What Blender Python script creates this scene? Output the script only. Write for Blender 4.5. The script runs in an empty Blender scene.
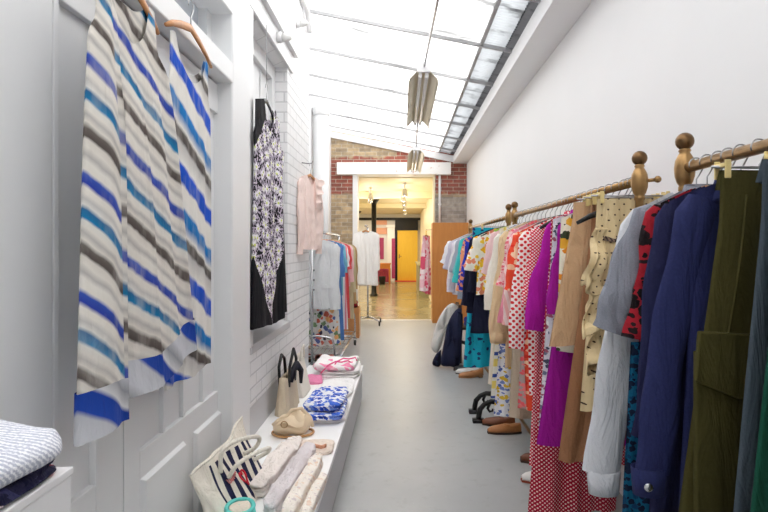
import bpy, bmesh, math, random
from mathutils import Vector, Matrix
sin, cos, pi = math.sin, math.cos, math.pi
scene = bpy.context.scene
COL = scene.collection
random.seed(7)

# ------------------------------------------------------------------ mesh helpers
class MB:
    def __init__(s):
        s.v = []; s.f = []
    def add(s, vs, fs):
        b = len(s.v)
        s.v += [tuple(p) for p in vs]
        s.f += [tuple(i + b for i in f) for f in fs]
        return s
    def box(s, x0, x1, y0, y1, z0, z1):
        return s.add([(x0,y0,z0),(x1,y0,z0),(x1,y1,z0),(x0,y1,z0),(x0,y0,z1),(x1,y0,z1),(x1,y1,z1),(x0,y1,z1)],
              [(0,3,2,1),(4,5,6,7),(0,1,5,4),(1,2,6,5),(2,3,7,6),(3,0,4,7)])
    def tube(s, pts, r, n=10, r2=None, flat=None, cap=True):
        """tube along pts; r number or list; flat = (second radius list or number) for an elliptic section"""
        pts = [Vector(p) for p in pts]; m = len(pts)
        rs = r if isinstance(r, (list, tuple)) else [r] * m
        fs = flat if isinstance(flat, (list, tuple)) else ([flat] * m if flat else rs)
        b = len(s.v); up = None
        for i, p in enumerate(pts):
            t = (pts[min(i+1, m-1)] - pts[max(i-1, 0)])
            t = t.normalized() if t.length > 1e-9 else Vector((0,0,1))
            if up is None:
                up = Vector((0,1,0)) if abs(t.y) < .9 else Vector((1,0,0))
            a = (up - t * up.dot(t))
            a = a.normalized() if a.length > 1e-6 else t.orthogonal().normalized()
            up = a
            c = t.cross(a)
            for k in range(n):
                q = 2*pi*k/n
                s.v.append(tuple(p + c*cos(q)*rs[i] + a*sin(q)*fs[i]))
        for i in range(m-1):
            for k in range(n):
                k2 = (k+1) % n
                s.f.append((b+i*n+k, b+i*n+k2, b+(i+1)*n+k2, b+(i+1)*n+k))
        if cap:
            s.f.append(tuple(b+k for k in range(n))[::-1])
            s.f.append(tuple(b+(m-1)*n+k for k in range(n)))
        return s
    def lathe(s, prof, c=(0,0,0), n=20, axis='z'):
        b = len(s.v); m = len(prof)
        for r, h in prof:
            for k in range(n):
                q = 2*pi*k/n
                p = (r*cos(q), r*sin(q), h)
                if axis == 'y': p = (p[0], p[2], p[1])
                if axis == 'x': p = (p[2], p[0], p[1])
                s.v.append((p[0]+c[0], p[1]+c[1], p[2]+c[2]))
        for i in range(m-1):
            for k in range(n):
                k2 = (k+1) % n
                s.f.append((b+i*n+k, b+i*n+k2, b+(i+1)*n+k2, b+(i+1)*n+k))
        s.f.append(tuple(b+k for k in range(n))[::-1]); s.f.append(tuple(b+(m-1)*n+k for k in range(n)))
        return s
    def ball(s, c, r, n=16, sz=1.0):
        return s.lathe([(max(.0005, r*sin(pi*i/10)), -r*sz*cos(pi*i/10)) for i in range(11)], c, n)
    def prism(s, pts, y0, y1, axis='y'):
        n = len(pts)
        def q(a, b_, h):
            return (a, h, b_) if axis == 'y' else ((h, a, b_) if axis == 'x' else (a, b_, h))
        vs = [q(a, b_, y0) for a, b_ in pts] + [q(a, b_, y1) for a, b_ in pts]
        fs = [tuple(range(n))[::-1], tuple(range(n, 2*n))] + [(i, (i+1) % n, n+(i+1) % n, n+i) for i in range(n)]
        return s.add(vs, fs)
    def grid(s, fn, nu, nv):
        b = len(s.v)
        for j in range(nv+1):
            for i in range(nu+1):
                s.v.append(tuple(fn(i/nu, j/nv)))
        for j in range(nv):
            for i in range(nu):
                a = b + j*(nu+1) + i
                s.f.append((a, a+1, a+nu+2, a+nu+1))
        return s
    def xf(s, M):
        s.v = [tuple(M @ Vector(p)) for p in s.v]; return s

ROOTLOC = {}
def obj(name, mb, mat, parent=None, smooth=False, bevel=0, subsurf=0, thick=0, local=False, origin=None):
    """one mesh object. World coordinates by default; local=True when the vertices are already relative to the parent"""
    me = bpy.data.meshes.new(name)
    o = bpy.data.objects.new(name, me)
    vs = mb.v
    if parent is not None:
        off = Vector((0,0,0)) if local else ROOTLOC[parent.name]
        o.parent = parent
        ROOTLOC[o.name] = ROOTLOC[parent.name]
    else:
        if origin is None:
            xs = [p[0] for p in vs]; ys = [p[1] for p in vs]; zs = [p[2] for p in vs]
            off = Vector(((min(xs)+max(xs))/2, (min(ys)+max(ys))/2, min(zs)))
        else: off = Vector(origin)
        o.location = off
        ROOTLOC[o.name] = off
    me.from_pydata([(p[0]-off.x, p[1]-off.y, p[2]-off.z) for p in vs], [], mb.f)
    bm = bmesh.new(); bm.from_mesh(me)
    bmesh.ops.recalc_face_normals(bm, faces=bm.faces)
    bm.to_mesh(me); bm.free()
    if smooth:
        for p in me.polygons: p.use_smooth = True
    if mat: me.materials.append(mat)
    COL.objects.link(o)
    if thick:
        m = o.modifiers.new('thick', 'SOLIDIFY'); m.thickness = thick; m.offset = 0
    if bevel:
        m = o.modifiers.new('edge', 'BEVEL'); m.width = bevel; m.segments = 2; m.limit_method = 'ANGLE'
    if subsurf:
        m = o.modifiers.new('soft', 'SUBSURF'); m.levels = subsurf; m.render_levels = subsurf
    return o
def tag(o, label, cat, group=None, kind=None):
    o['label'] = label; o['category'] = cat
    if group: o['group'] = group
    if kind: o['kind'] = kind
    return o
def thing(name, label, cat, loc, group=None, rotz=0):
    o = bpy.data.objects.new(name, None); COL.objects.link(o)
    o.location = loc; o.rotation_euler.z = rotz; o.empty_display_size = .05
    ROOTLOC[o.name] = Vector(loc)
    return tag(o, label, cat, group)
def struct(name, mb, mat, parent=None, **k):
    o = obj(name, mb, mat, parent, **k)
    if parent is None: o['kind'] = 'structure'
    return o
def copy_tree(root, loc, rotz, label, group=None):
    c = root.copy(); COL.objects.link(c); c.location = loc; c.rotation_euler.z = rotz; c['label'] = label
    if group: c['group'] = group
    for ch in root.children:
        d = ch.copy(); COL.objects.link(d); d.parent = c
        for g in ch.children:
            e = g.copy(); COL.objects.link(e); e.parent = d
    return c

# ------------------------------------------------------------------ materials
def lin(c):
    return tuple(((x/255)/12.92 if x/255 <= .04045 else ((x/255+.055)/1.055)**2.4) for x in c) + (1,)
class NT:
    def __init__(s, name):
        s.m = bpy.data.materials.new(name); s.m.use_nodes = True
        s.t = s.m.node_tree; s.n = s.t.nodes
        s.b = s.n['Principled BSDF']
    def new(s, t, **k):
        n = s.n.new(t)
        for a, v in k.items(): setattr(n, a, v)
        return n
    def link(s, a, b): s.t.links.new(a, b)
    def math(s, op, a, b=None, c=None):
        n = s.new('ShaderNodeMath', operation=op)
        for i, x in enumerate((a, b, c)):
            if x is None: continue
            if isinstance(x, (int, float)): n.inputs[i].default_value = x
            else: s.link(x, n.inputs[i])
        return n.outputs[0]
    def mix(s, fac, a, b):
        n = s.new('ShaderNodeMix', data_type='RGBA')
        for k, x in ((0, fac), (6, a), (7, b)):
            if isinstance(x, (int, float)): n.inputs[k].default_value = x
            elif isinstance(x, tuple): n.inputs[k].default_value = x
            else: s.link(x, n.inputs[k])
        return n.outputs[2]
    def obj(s):
        return s.new('ShaderNodeTexCoord').outputs['Object']
    def flat(s, ax='xz', k=.3):
        if ax == 'xy':
            sp = s.new('ShaderNodeSeparateXYZ'); s.link(s.obj(), sp.inputs[0]); cb = s.new('ShaderNodeCombineXYZ')
            hz = s.math('MULTIPLY', sp.outputs[2], .7)
            s.link(s.math('ADD', sp.outputs[0], hz), cb.inputs[0]); s.link(s.math('ADD', sp.outputs[1], hz), cb.inputs[1])
            return cb.outputs[0], sp
        """2-D cloth coordinates from object space: (x + k*y, z, 0)"""
        sp = s.new('ShaderNodeSeparateXYZ'); s.link(s.obj(), sp.inputs[0])
        cb = s.new('ShaderNodeCombineXYZ')
        s.link(s.math('ADD', sp.outputs[0], s.math('MULTIPLY', sp.outputs[1], k)), cb.inputs[0])
        s.link(sp.outputs[2], cb.inputs[1])
        return cb.outputs[0], sp
    def noise(s, vec, scale, detail=3, rough=.5, dist=0):
        n = s.new('ShaderNodeTexNoise'); n.inputs['Scale'].default_value = scale
        n.inputs['Detail'].default_value = detail; n.inputs['Roughness'].default_value = rough
        n.inputs['Distortion'].default_value = dist
        if vec is not None: s.link(vec, n.inputs['Vector'])
        return n.outputs['Fac']
    def ramp(s, fac, stops, interp='LINEAR'):
        n = s.new('ShaderNodeValToRGB'); cr = n.color_ramp; cr.interpolation = interp
        while len(cr.elements) < len(stops): cr.elements.new(.5)
        for e, (p, c) in zip(cr.elements, stops):
            e.position = p; e.color = c
        s.link(fac, n.inputs[0]); return n.outputs[0]
    def thresh(s, fac, a, b):
        n = s.new('ShaderNodeMapRange'); n.inputs[1].default_value = a; n.inputs[2].default_value = b
        s.link(fac, n.inputs[0]); return n.outputs[0]
    def bump(s, h, strength=.3, dist=.01):
        n = s.new('ShaderNodeBump'); n.inputs['Strength'].default_value = strength; n.inputs['Distance'].default_value = dist
        s.link(h, n.inputs['Height'])
        if s.b.inputs['Normal'].is_linked:
            s.link(s.b.inputs['Normal'].links[0].from_socket, n.inputs['Normal'])
        s.link(n.outputs[0], s.b.inputs['Normal'])
    def col(s, c):
        if isinstance(c, tuple): s.b.inputs['Base Color'].default_value = c
        else: s.link(c, s.b.inputs['Base Color'])
    def set(s, rough=.6, metal=0, spec=.5):
        s.b.inputs['Roughness'].default_value = rough; s.b.inputs['Metallic'].default_value = metal
        s.b.inputs['Specular IOR Level'].default_value = spec
        return s

def plain(name, rgb, rough=.6, metal=0, var=.04, scale=8, bump=0, spec=.5):
    t = NT(name).set(rough, metal, spec)
    c = lin(rgb)
    f = t.noise(t.obj(), scale, 4)
    d = tuple(max(0, x*(1-var*3)) for x in c[:3]) + (1,)
    t.col(t.mix(f, d, tuple(min(1, x*(1+var)) for x in c[:3]) + (1,)))
    if bump: t.bump(t.noise(t.obj(), scale*4, 3), bump, .004)
    return t.m

def weave(t, s=900, k=.10, wrinkle=.25):
    """cloth surface: fine weave and soft creases"""
    v = t.obj()
    m = t.new('ShaderNodeMapping'); m.inputs['Scale'].default_value = (17, 17, 4.5); t.link(v, m.inputs[0])
    t.bump(t.noise(m.outputs[0], 1, 4, .55, .8), min(1, wrinkle*2.6), .045)
    t.bump(t.noise(v, s, 1), k, .001)
    t.set(.88, 0, .25)
def fabric(name, rgb, var=.05, wrinkle=.25, rgb2=None, scale=160):
    t = NT(name); c = lin(rgb)
    c2 = lin(rgb2) if rgb2 else tuple(x*(1-var*3) for x in c[:3]) + (1,)
    t.col(t.mix(t.noise(t.obj(), scale, 2), c2, c))
    weave(t, wrinkle=wrinkle); return t.m
def dots(name, bg, fg, per, rad, wrinkle=.2, stagger=True):
    """regular printed dots, period per metres"""
    t = NT(name); v, _ = t.flat()
    def layer(ox):
        m = t.new('ShaderNodeMapping'); m.inputs['Scale'].default_value = (1/per, 1/per, 1); m.inputs['Location'].default_value = (ox, ox, 0)
        t.link(v, m.inputs[0])
        fr = t.new('ShaderNodeVectorMath', operation='FRACTION'); t.link(m.outputs[0], fr.inputs[0])
        sb = t.new('ShaderNodeVectorMath', operation='SUBTRACT'); t.link(fr.outputs[0], sb.inputs[0]); sb.inputs[1].default_value = (.5,.5,0)
        ln = t.new('ShaderNodeVectorMath', operation='LENGTH'); t.link(sb.outputs[0], ln.inputs[0])
        return t.math('LESS_THAN', ln.outputs['Value'], rad)
    f = layer(0)
    if stagger: f = t.math('MAXIMUM', f, layer(.5))
    t.col(t.mix(f, lin(bg), lin(fg))); weave(t, wrinkle=wrinkle); return t.m
def floral(name, bg, cols, scale=22, cover=.5, wrinkle=.2, speck=None, ax='xz'):
    """scattered blossoms: cells of a Voronoi pattern, each with one of the print's colours"""
    t = NT(name); v, _ = t.flat(ax)
    wob = t.new('ShaderNodeVectorMath', operation='ADD')
    nz = t.new('ShaderNodeTexNoise'); nz.inputs['Scale'].default_value = scale*1.3; t.link(v, nz.inputs['Vector'])
    sc = t.new('ShaderNodeVectorMath', operation='SCALE'); t.link(nz.outputs['Color'], sc.inputs[0]); sc.inputs[3].default_value = .9/scale
    t.link(v, wob.inputs[0]); t.link(sc.outputs[0], wob.inputs[1])
    vo = t.new('ShaderNodeTexVoronoi', voronoi_dimensions='2D'); vo.inputs['Scale'].default_value = scale; t.link(wob.outputs[0], vo.inputs['Vector'])
    sp = t.new('ShaderNodeSeparateColor'); t.link(vo.outputs['Color'], sp.inputs[0])
    n = len(cols)
    c = t.ramp(sp.outputs[0], [(i/n, lin(k)) for i, k in enumerate(cols)], 'CONSTANT')
    r = t.math('MULTIPLY', sp.outputs[1], .55)
    f = t.math('LESS_THAN', vo.outputs['Distance'], t.math('ADD', r, cover-.27))
    c = t.mix(f, lin(bg), c)
    if speck:
        v2 = t.new('ShaderNodeTexVoronoi', voronoi_dimensions='2D'); v2.inputs['Scale'].default_value = scale*2.7; t.link(v, v2.inputs['Vector'])
        c = t.mix(t.math('LESS_THAN', v2.outputs['Distance'], .22), c, lin(speck))
    t.col(c); weave(t, wrinkle=wrinkle); return t.m
def stripes(name, stops, period, axis=(0,1), wob=0.0, interp='CONSTANT', wrinkle=.2, scale_n=5):
    """repeating bands across the direction axis of the cloth"""
    t = NT(name); v, _ = t.flat()
    d = t.new('ShaderNodeVectorMath', operation='DOT_PRODUCT'); t.link(v, d.inputs[0]); d.inputs[1].default_value = (axis[0]/period, axis[1]/period, 0)
    x = d.outputs['Value']
    if wob: x = t.math('ADD', x, t.math('MULTIPLY', t.noise(v, scale_n, 2), wob))
    fr = t.math('FRACT', t.math('ADD', x, 50))
    t.col(t.ramp(fr, [(p, lin(c)) for p, c in stops], interp)); weave(t, wrinkle=wrinkle); return t.m

def watercolour(name, stops, period, slope, seam=None, wob=.16):
    t = NT(name); v, sp = t.flat(k=0)
    x, z = sp.outputs[0], sp.outputs[2]
    d = t.math('ADD', z, t.math('MULTIPLY', x, slope))
    if seam is not None:
        side = t.math('LESS_THAN', x, seam)
        d = t.math('ADD', d, t.math('MULTIPLY', side, t.math('ADD', t.math('MULTIPLY', x, .35), -.055)))
    d = t.math('ADD', t.math('DIVIDE', d, period), t.math('MULTIPLY', t.noise(v, 5, 3), wob))
    d = t.math('ADD', d, t.math('MULTIPLY', t.noise(v, 30, 2), .03))
    c = t.ramp(t.math('FRACT', t.math('ADD', d, 50)), [(p, lin(k)) for p, k in stops])
    m = t.new('ShaderNodeMapping'); m.inputs['Scale'].default_value = (22, 6, 1); t.link(v, m.inputs[0])
    c = t.mix(t.math('MULTIPLY', t.thresh(t.noise(m.outputs[0], 1, 3), .48, .75), .42), c, lin((206,201,194)))
    t.col(c); weave(t, wrinkle=.12); return t.m

def bricks(name, c1, c2, mortar, plane='yz', painted=False, zband=None):
    t = NT(name).set(.75)
    sp = t.new('ShaderNodeSeparateXYZ'); geo = t.new('ShaderNodeNewGeometry'); t.link(geo.outputs['Position'], sp.inputs[0])
    cb = t.new('ShaderNodeCombineXYZ')
    hor = t.math('ADD', sp.outputs[0], sp.outputs[1])
    t.link(hor, cb.inputs[0]); t.link(sp.outputs[2], cb.inputs[1])
    br = t.new('ShaderNodeTexBrick'); t.link(cb.outputs[0], br.inputs['Vector'])
    br.inputs['Scale'].default_value = 1; br.inputs['Brick Width'].default_value = .225; br.inputs['Row Height'].default_value = .075
    br.inputs['Mortar Size'].default_value = .006; br.inputs['Mortar Smooth'].default_value = .3
    br.inputs['Color1'].default_value = lin(c1); br.inputs['Color2'].default_value = lin(c2); br.inputs['Mortar'].default_value = lin(mortar)
    c = br.outputs['Color']
    if zband:
        (z0, z1, ca, cb2) = zband
        b2 = t.new('ShaderNodeTexBrick'); t.link(cb.outputs[0], b2.inputs['Vector'])
        for k in ('Scale', 'Brick Width', 'Row Height', 'Mortar Size', 'Mortar Smooth'): b2.inputs[k].default_value = br.inputs[k].default_value
        b2.inputs['Color1'].default_value = lin(ca); b2.inputs['Color2'].default_value = lin(cb2); b2.inputs['Mortar'].default_value = lin(mortar)
        zz = t.math('ADD', sp.outputs[2], t.math('MULTIPLY', t.math('SUBTRACT', t.noise(cb.outputs[0], 5, 3), .5), .22))
        band = t.math('MULTIPLY', t.thresh(zz, z0-.02, z0+.02), t.math('SUBTRACT', 1, t.math('MULTIPLY', t.thresh(zz, z1-.02, z1+.02), t.math('LESS_THAN', sp.outputs[0], -.1))))
        c = t.mix(band, c, b2.outputs['Color'])
    if zband:
        gr = t.math('MULTIPLY', t.math('GREATER_THAN', sp.outputs[0], 0), t.math('LESS_THAN', sp.outputs[2], 2.36))
        hsv = t.new('ShaderNodeHueSaturation'); hsv.inputs['Saturation'].default_value = .35; hsv.inputs['Value'].default_value = .86; t.link(c, hsv.inputs['Color'])
        c = t.mix(gr, c, hsv.outputs[0])
    n = t.noise(cb.outputs[0], 11, 5)
    c = t.mix(t.thresh(n, .35, .75), c, t.mix(.45, c, lin((70,60,55)) if not painted else lin((225,226,226))))
    t.col(c)
    t.bump(t.math('SUBTRACT', t.math('MULTIPLY', t.noise(cb.outputs[0], 40, 4), .25), br.outputs['Fac']), .55, .008)
    return t.m

M = {}
M['white'] = plain('white_paint', (234,234,235), .55, var=.012, scale=3)
M['white_wall'] = plain('white_wall_paint', (229,229,230), .7, var=.012, scale=2)
M['grey_paint'] = plain('grey_door_paint', (231,232,233), .42, var=.012, scale=3, bump=.04)
M['grey_panel'] = plain('grey_panel_paint', (200,200,203), .5, var=.02, scale=3)
M['cream'] = plain('cream_paint', (238,228,198), .6, var=.02, scale=2)
M['white_brick'] = bricks('painted_brick', (236,236,237), (232,232,233), (206,206,208), painted=True)
M['brick'] = bricks('old_brick', (200,176,140), (160,142,116), (190,182,168), zband=(2.42, 3.12, (172,92,74), (142,80,68)))
M['chrome'] = plain('chrome', (205,207,210), .22, 1, .03)
M['steel'] = plain('steel_wire', (170,170,172), .3, 1, .03)
M['brass'] = plain('aged_brass', (172,136,90), .36, .85, .14, 40)
M['iron'] = plain('black_iron', (28,28,30), .5, .3, .1, 30)
M['black'] = plain('black_plastic', (24,24,26), .45, 0, .05)
M['rubber'] = plain('dark_rubber', (40,40,42), .6)
M['yellow_plastic'] = plain('cream_clip_plastic', (226,204,140), .4)

def wood(name, c1, c2, scale=3, rough=.45, axis=(1,1,.12)):
    t = NT(name).set(rough)
    m = t.new('ShaderNodeMapping'); m.inputs['Scale'].default_value = axis; t.link(t.obj(), m.inputs[0])
    f = t.noise(m.outputs[0], scale*14, 5, .6, 1.2)
    t.col(t.mix(f, lin(c1), lin(c2))); t.bump(f, .06, .003); return t.m
M['hanger_wood'] = wood('hanger_wood', (206,150,96), (176,112,62), 2, .4, (1,1,1))
M['panel_wood'] = wood('orange_wood', (208,142,70), (178,108,44), 1.4)
M['yellow_wood'] = wood('yellow_pine', (242,204,70), (228,182,48), 1.2)
M['table_wood'] = wood('table_wood', (206,130,50), (170,96,34), 2)

def floor_mat(name, a, b, rough, streak=None):
    t = NT(name).set(rough, 0, .5)
    v = t.obj()
    f = t.noise(v, 1.3, 6, .6, .4); g = t.noise(v, 14, 5, .65)
    c = t.mix(t.thresh(f, .3, .7), lin(a), lin(b))
    c = t.mix(t.thresh(g, .56, .74), c, t.mix(.25, c, lin((120,118,112))))
    sp = t.noise(v, 60, 2)
    c = t.mix(t.thresh(sp, .76, .80), c, t.mix(.5, c, lin((235,235,230))))
    t.col(c)
    r = t.new('ShaderNodeMapRange'); t.link(f, r.inputs[0]); r.inputs[3].default_value = rough-.08; r.inputs[4].default_value = rough+.1
    t.link(r.outputs[0], t.b.inputs['Roughness'])
    t.bump(g, .05, .004); return t.m
M['floor'] = floor_mat('grey_painted_concrete', (160,162,163), (174,176,176), .36)
M['floor2'] = floor_mat('polished_warm_concrete', (142,130,98), (160,148,114), .2)

# frosted roof glazing: scatters the sky's light downwards
def glazing(name, rgb, streak=True, trans=.25):
    t = NT(name)
    tr = t.new('ShaderNodeBsdfTranslucent'); tp = t.new('ShaderNodeBsdfTransparent')
    mx = t.new('ShaderNodeMixShader'); mx.inputs[0].default_value = trans
    c = lin(rgb)
    if streak:
        v = t.obj(); m = t.new('ShaderNodeMapping'); m.inputs['Scale'].default_value = (.9, 3.2, 1); t.link(v, m.inputs[0])
        f = t.thresh(t.noise(m.outputs[0], 1.6, 6, .62, .5), .53, .68)
        col = t.mix(f, c, tuple(x*.42 for x in c[:3]) + (1,))
        t.link(col, tr.inputs[0]); t.link(col, tp.inputs[0])
    else:
        tr.inputs[0].default_value = c; tp.inputs[0].default_value = c
    t.link(tr.outputs[0], mx.inputs[1]); t.link(tp.outputs[0], mx.inputs[2])
    t.link(mx.outputs[0], t.n['Material Output'].inputs[0]); return t.m
M['glazing'] = glazing('frosted_glazing', (250,250,250))
M['corrugated'] = glazing('corrugated_sheet', (214,216,218), True, .2)
M['corrugated_dark'] = glazing('corrugated_sheet_dark', (148,148,150), True, .12)
def emit(name, rgb, s):
    t = NT(name); t.b.inputs['Base Color'].default_value = lin(rgb)
    t.b.inputs['Emission Color'].default_value = lin(rgb); t.b.inputs['Emission Strength'].default_value = s; return t.m
# ================================================================== THE SETTING
def roofz(x): return 3.36 - .2*x
XL, XR, YB = -.87, 1.24, 9.82
struct('floor', MB().box(-1.5, 1.34, -1.7, YB, -.1, 0), M['floor'])
struct('floor_rear', MB().box(-3.6, 1.6, YB, 21.3, -.1, 0), M['floor2'])
struct('trim_1', MB().box(-.94, .63, YB-.03, YB+.03, 0, .006), M['white'])
struct('wall_right', MB().box(XR, XR+.12, -1.7, YB+.3, -.1, 3.6), M['white_wall'])
struct('wall_front', MB().box(-1.5, XR, -1.75, -1.6, 0, 3.9), M['white_wall'])
struct('trim_2', MB().prism([(.98, 3.0), (1.24, 3.0), (1.24, 3.13), (.98, 3.15)], -1.6, YB), M['white'], bevel=.006)

# roof: glazing, corrugated strip and bars
ys = [-1.6 + .95*i for i in range(13)]          # -1.6 ... 9.8
ys = [2.68 + .95*i for i in range(-5, 8)]
mb = MB()
for a, b in zip([-1.7] + ys, ys + [YB]):
    mb.prism([(-1.5, roofz(-1.5)), (.71, roofz(.71)), (.71, roofz(.71)+.012), (-1.5, roofz(-1.5)+.012)], a+.004, b-.004)
struct('ceiling', mb, M['glazing'])
def corr(x0, x1, name, mat):
    mb = MB(); n = 640
    def fn(u, v):
        x = x0 + (x1-x0)*u; y = -1.7 + (YB+1.7)*v
        return (x, y, roofz(x) + .02 + .012*sin(y*2*pi/.045))
    mb.grid(fn, 1, 2000)
    return struct(name, mb, mat, smooth=True, thick=.002)
corr(.70, .935, 'ceiling_strip', M['corrugated'])
corr(.925, 1.24, 'ceiling_edge', M['corrugated_dark'])
bar_m = plain('grey_roof_bar', (168,168,170), .5)
k = 3
for y in ys:
    mb = MB().prism([(-1.5, roofz(-1.5)-.03), (.99, roofz(.99)-.03), (.99, roofz(.99)+.005), (-1.5, roofz(-1.5)+.005)], y-.012, y+.012)
    struct('trim_%d' % k, mb, bar_m); k += 1
struct('trim_%d' % k, MB().prism([(.695, roofz(.7)-.02), (.725, roofz(.72)-.02), (.725, roofz(.72)+.004), (.695, roofz(.7)+.004)], -1.6, YB), bar_m); k += 1
struct('trim_%d' % k, MB().prism([(-1.36, roofz(-1.36)-.14), (1.0, roofz(1.0)-.14), (1.0, roofz(1.0)-.02), (-1.36, roofz(-1.36)-.02)], YB-.05, YB-.002), M['white']); k += 1

# left side: boarded wall, double door, pillar, brick
struct('wall_left', MB().box(-1.3, -.99, -1.6, 2.72, 0, 3.9).box(-.99, XL, -1.6, 1.274, 0, 3.62).box(-.99, XL, 1.274, 2.46, 2.58, 3.62).box(-.99, XL, 1.276, 1.46, 2.17, 2.58), M['grey_paint'])
d1 = MB()
d1.box(-.93, XL, 1.279, 1.30, .01, 2.165).box(-.93, XL, 1.456, 1.598, .01, 2.165)
d1.box(-.93, XL, 1.30, 1.456, .01, .16).box(-.93, XL, 1.30, 1.456, .56, .725).box(-.93, XL, 1.30, 1.456, 2.03, 2.165)
d1.box(-.92, XL-.018, 1.30, 1.456, .16, 2.03)
struct('door_1', d1, M['grey_paint'], bevel=.003)
d2 = MB()
d2.box(-.93, XL, 1.603, 1.70, .01, 2.165).box(-.93, XL, 2.44, 2.455, .01, 2.165)
d2.box(-.93, XL, 1.70, 2.44, .01, .72).box(-.93, XL, 1.70, 2.44, 2.03, 2.165)
d2.box(-.92, XL-.018, 1.70, 2.44, .72, 2.03)
for y in (1.88, 2.05, 2.25): d2.box(-.92, XL-.002, y-.008, y+.008, .72, 2.03)
for a, b in ((1.70, 2.04), (2.13, 2.445)):
    d2.prism([(XL-.002, 0), (XL+.016, 0), (XL+.016, 1), (XL-.002, 1)], 0, 0) if False else None
    d2.add([(XL-.004,a,.14),(XL-.004,b,.14),(XL-.004,b,.63),(XL-.004,a,.63),(XL+.016,a+.012,.152),(XL+.016,b-.012,.152),(XL+.016,b-.012,.618),(XL+.016,a+.012,.618)],
           [(4,5,6,7),(0,1,5,4),(1,2,6,5),(2,3,7,6),(3,0,4,7),(3,2,1,0)])
struct('door_2', d2, M['grey_paint'], bevel=.002)
struct('trim_%d' % k, MB().box(-.99, -.80, 1.45, 2.43, 2.175, 2.27), M['grey_paint'], bevel=.006); k += 1
struct('trim_%d' % k, MB().box(-.99, -.80, 1.45, 2.43, 2.50, 2.60), M['grey_paint'], bevel=.006); k += 1
w = struct('window_1', MB().box(-.96, -.94, 1.465, 2.44, 2.27, 2.5), plain('transom_glass', (205,212,220), .08, 0, .03))
struct('window_frame', MB().box(-.94, -.90, 1.465, 1.50, 2.27, 2.5).box(-.94, -.90, 2.36, 2.42, 2.27, 2.5).box(-.94, -.90, 1.50, 2.36, 2.27, 2.30), M['grey_paint'], w)
struct('trim_%d' % k, MB().box(-.99, -.80, 2.42, 2.70, 0, 3.62).box(-.99, -.785, 2.435, 2.685, 0, .22), M['grey_paint'], bevel=.008); k += 1

# painted brick wall with the window niche
NY0, NY1, NZ0, NZ1 = 2.86, 3.80, .86, 2.73
wb = MB()
wb.box(-1.4, -.85, 2.70, NY0, .5, 3.62).box(-1.4, -.85, NY1, 4.68, .5, 3.62).box(-1.4, -.85, NY0, NY1, .5, NZ0-.03).box(-1.4, -.85, NY0, NY1, NZ1, 3.62)
wb.box(-1.4, -.99, NY0, NY1, NZ0-.03, NZ1)
struct('wall_left_brick', wb, M['white_brick'])
struct('wall_left_base', MB().box(-1.4, -.855, 2.70, 4.68, 0, .5), M['grey_panel'])
w = struct('window_2', MB().box(-.985, -.975, NY0+.02, NY1-.02, NZ0, NZ1), M['grey_paint'])
fr = MB().box(-.99, -.94, NY0, NY0+.07, NZ0, NZ1).box(-.99, -.94, NY1-.08, NY1, NZ0, NZ1).box(-.99, -.94, NY0+.07, NY1-.08, NZ1-.11, NZ1).box(-.99, -.955, NY0+.07, NY1-.08, NZ0, NZ0+.08)
fr.box(-.975, -.965, NY1-.30, NY1-.29, NZ0+.08, NZ1-.11)
struct('window_frame', fr, M['grey_paint'], w, bevel=.004)
struct('window_sill', MB().prism([(-.99, NZ0+.012), (-.835, NZ0-.01), (-.835, NZ0-.06), (-.99, NZ0-.06)], NY0-.02, NY1+.03), M['grey_panel'], w, bevel=.004)
struct('trim_%d' % k, MB().box(-.86, -.835, 2.70, 2.88, .84, 2.73).box(-.86, -.832, 2.70, 3.93, 2.73, 2.86).box(-.86, -.80, 2.70, 3.96, 2.86, 2.90), M['grey_paint'], bevel=.004); k += 1
# recess beyond the brick wall
struct('wall_left_rear', MB().box(-1.5, -1.36, 4.68, YB, 0, 3.9), M['white_wall'])
pipe_m = plain('pipe_paint', (214,215,216), .5, var=.02)
t = thing('downpipe', 'white round pipe with collar rising to the roof beyond painted brick', 'pipe', (-1.225, 7.75, 0))
obj('pipe', MB().lathe([(.118, 0), (.118, 3.40)], (-1.225, 7.75, 0), 28), pipe_m, t, smooth=True)
obj('collar', MB().lathe([(.12, 3.38), (.128, 3.40), (.13, 3.46), (.128, 3.50), (.12, 3.53), (.02, 3.54)], (-1.225, 7.75, 0), 28), pipe_m, t, smooth=True)

# narrow white window casement seen past the pipe
struct('window_3', MB().box(-1.365, -1.30, 8.2, 8.27, 1.3, 2.9).box(-1.365, -1.30, 8.95, 9.02, 1.3, 2.9).box(-1.365, -1.30, 8.27, 8.95, 1.3, 1.37).box(-1.365, -1.30, 8.27, 8.95, 2.83, 2.9).box(-1.365,-1.345,8.27,8.95,1.37,2.83), M['white'], bevel=.004)
for z in (1.6, 2.2, 2.6):
    pass

# brick end wall with the opening
ox0, ox1, oz = -.94, .63, 2.78
wbk = MB().box(-1.5, ox0, YB, YB+.3, 0, 3.9).box(ox1, 1.36, YB, YB+.3, 0, 3.5).box(ox0, ox1, YB, YB+.3, oz+.2, 3.9)
struct('wall_back', wbk, M['brick'])
lint = NT('flaking_white_paint').set(.6)
f = lint.thresh(lint.noise(lint.obj(), 3.5, 5, .6), .64, .68)
lint.col(lint.mix(f, lin((242,242,240)), lin((205,176,160))))
struct('trim_%d' % k, MB().box(-1.24, .93, YB-.10, YB+.3, 2.78, 3.01), lint.m, bevel=.006); k += 1
struct('trim_%d' % k, MB().box(ox0-.005, ox0+.09, YB-.02, YB+.3, 0, 2.78), M['white'], bevel=.004); k += 1
struct('trim_%d' % k, MB().box(ox1-.03, ox1+.005, YB-.01, YB+.3, 0, 2.78), M['cream'], bevel=.004); k += 1
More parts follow.
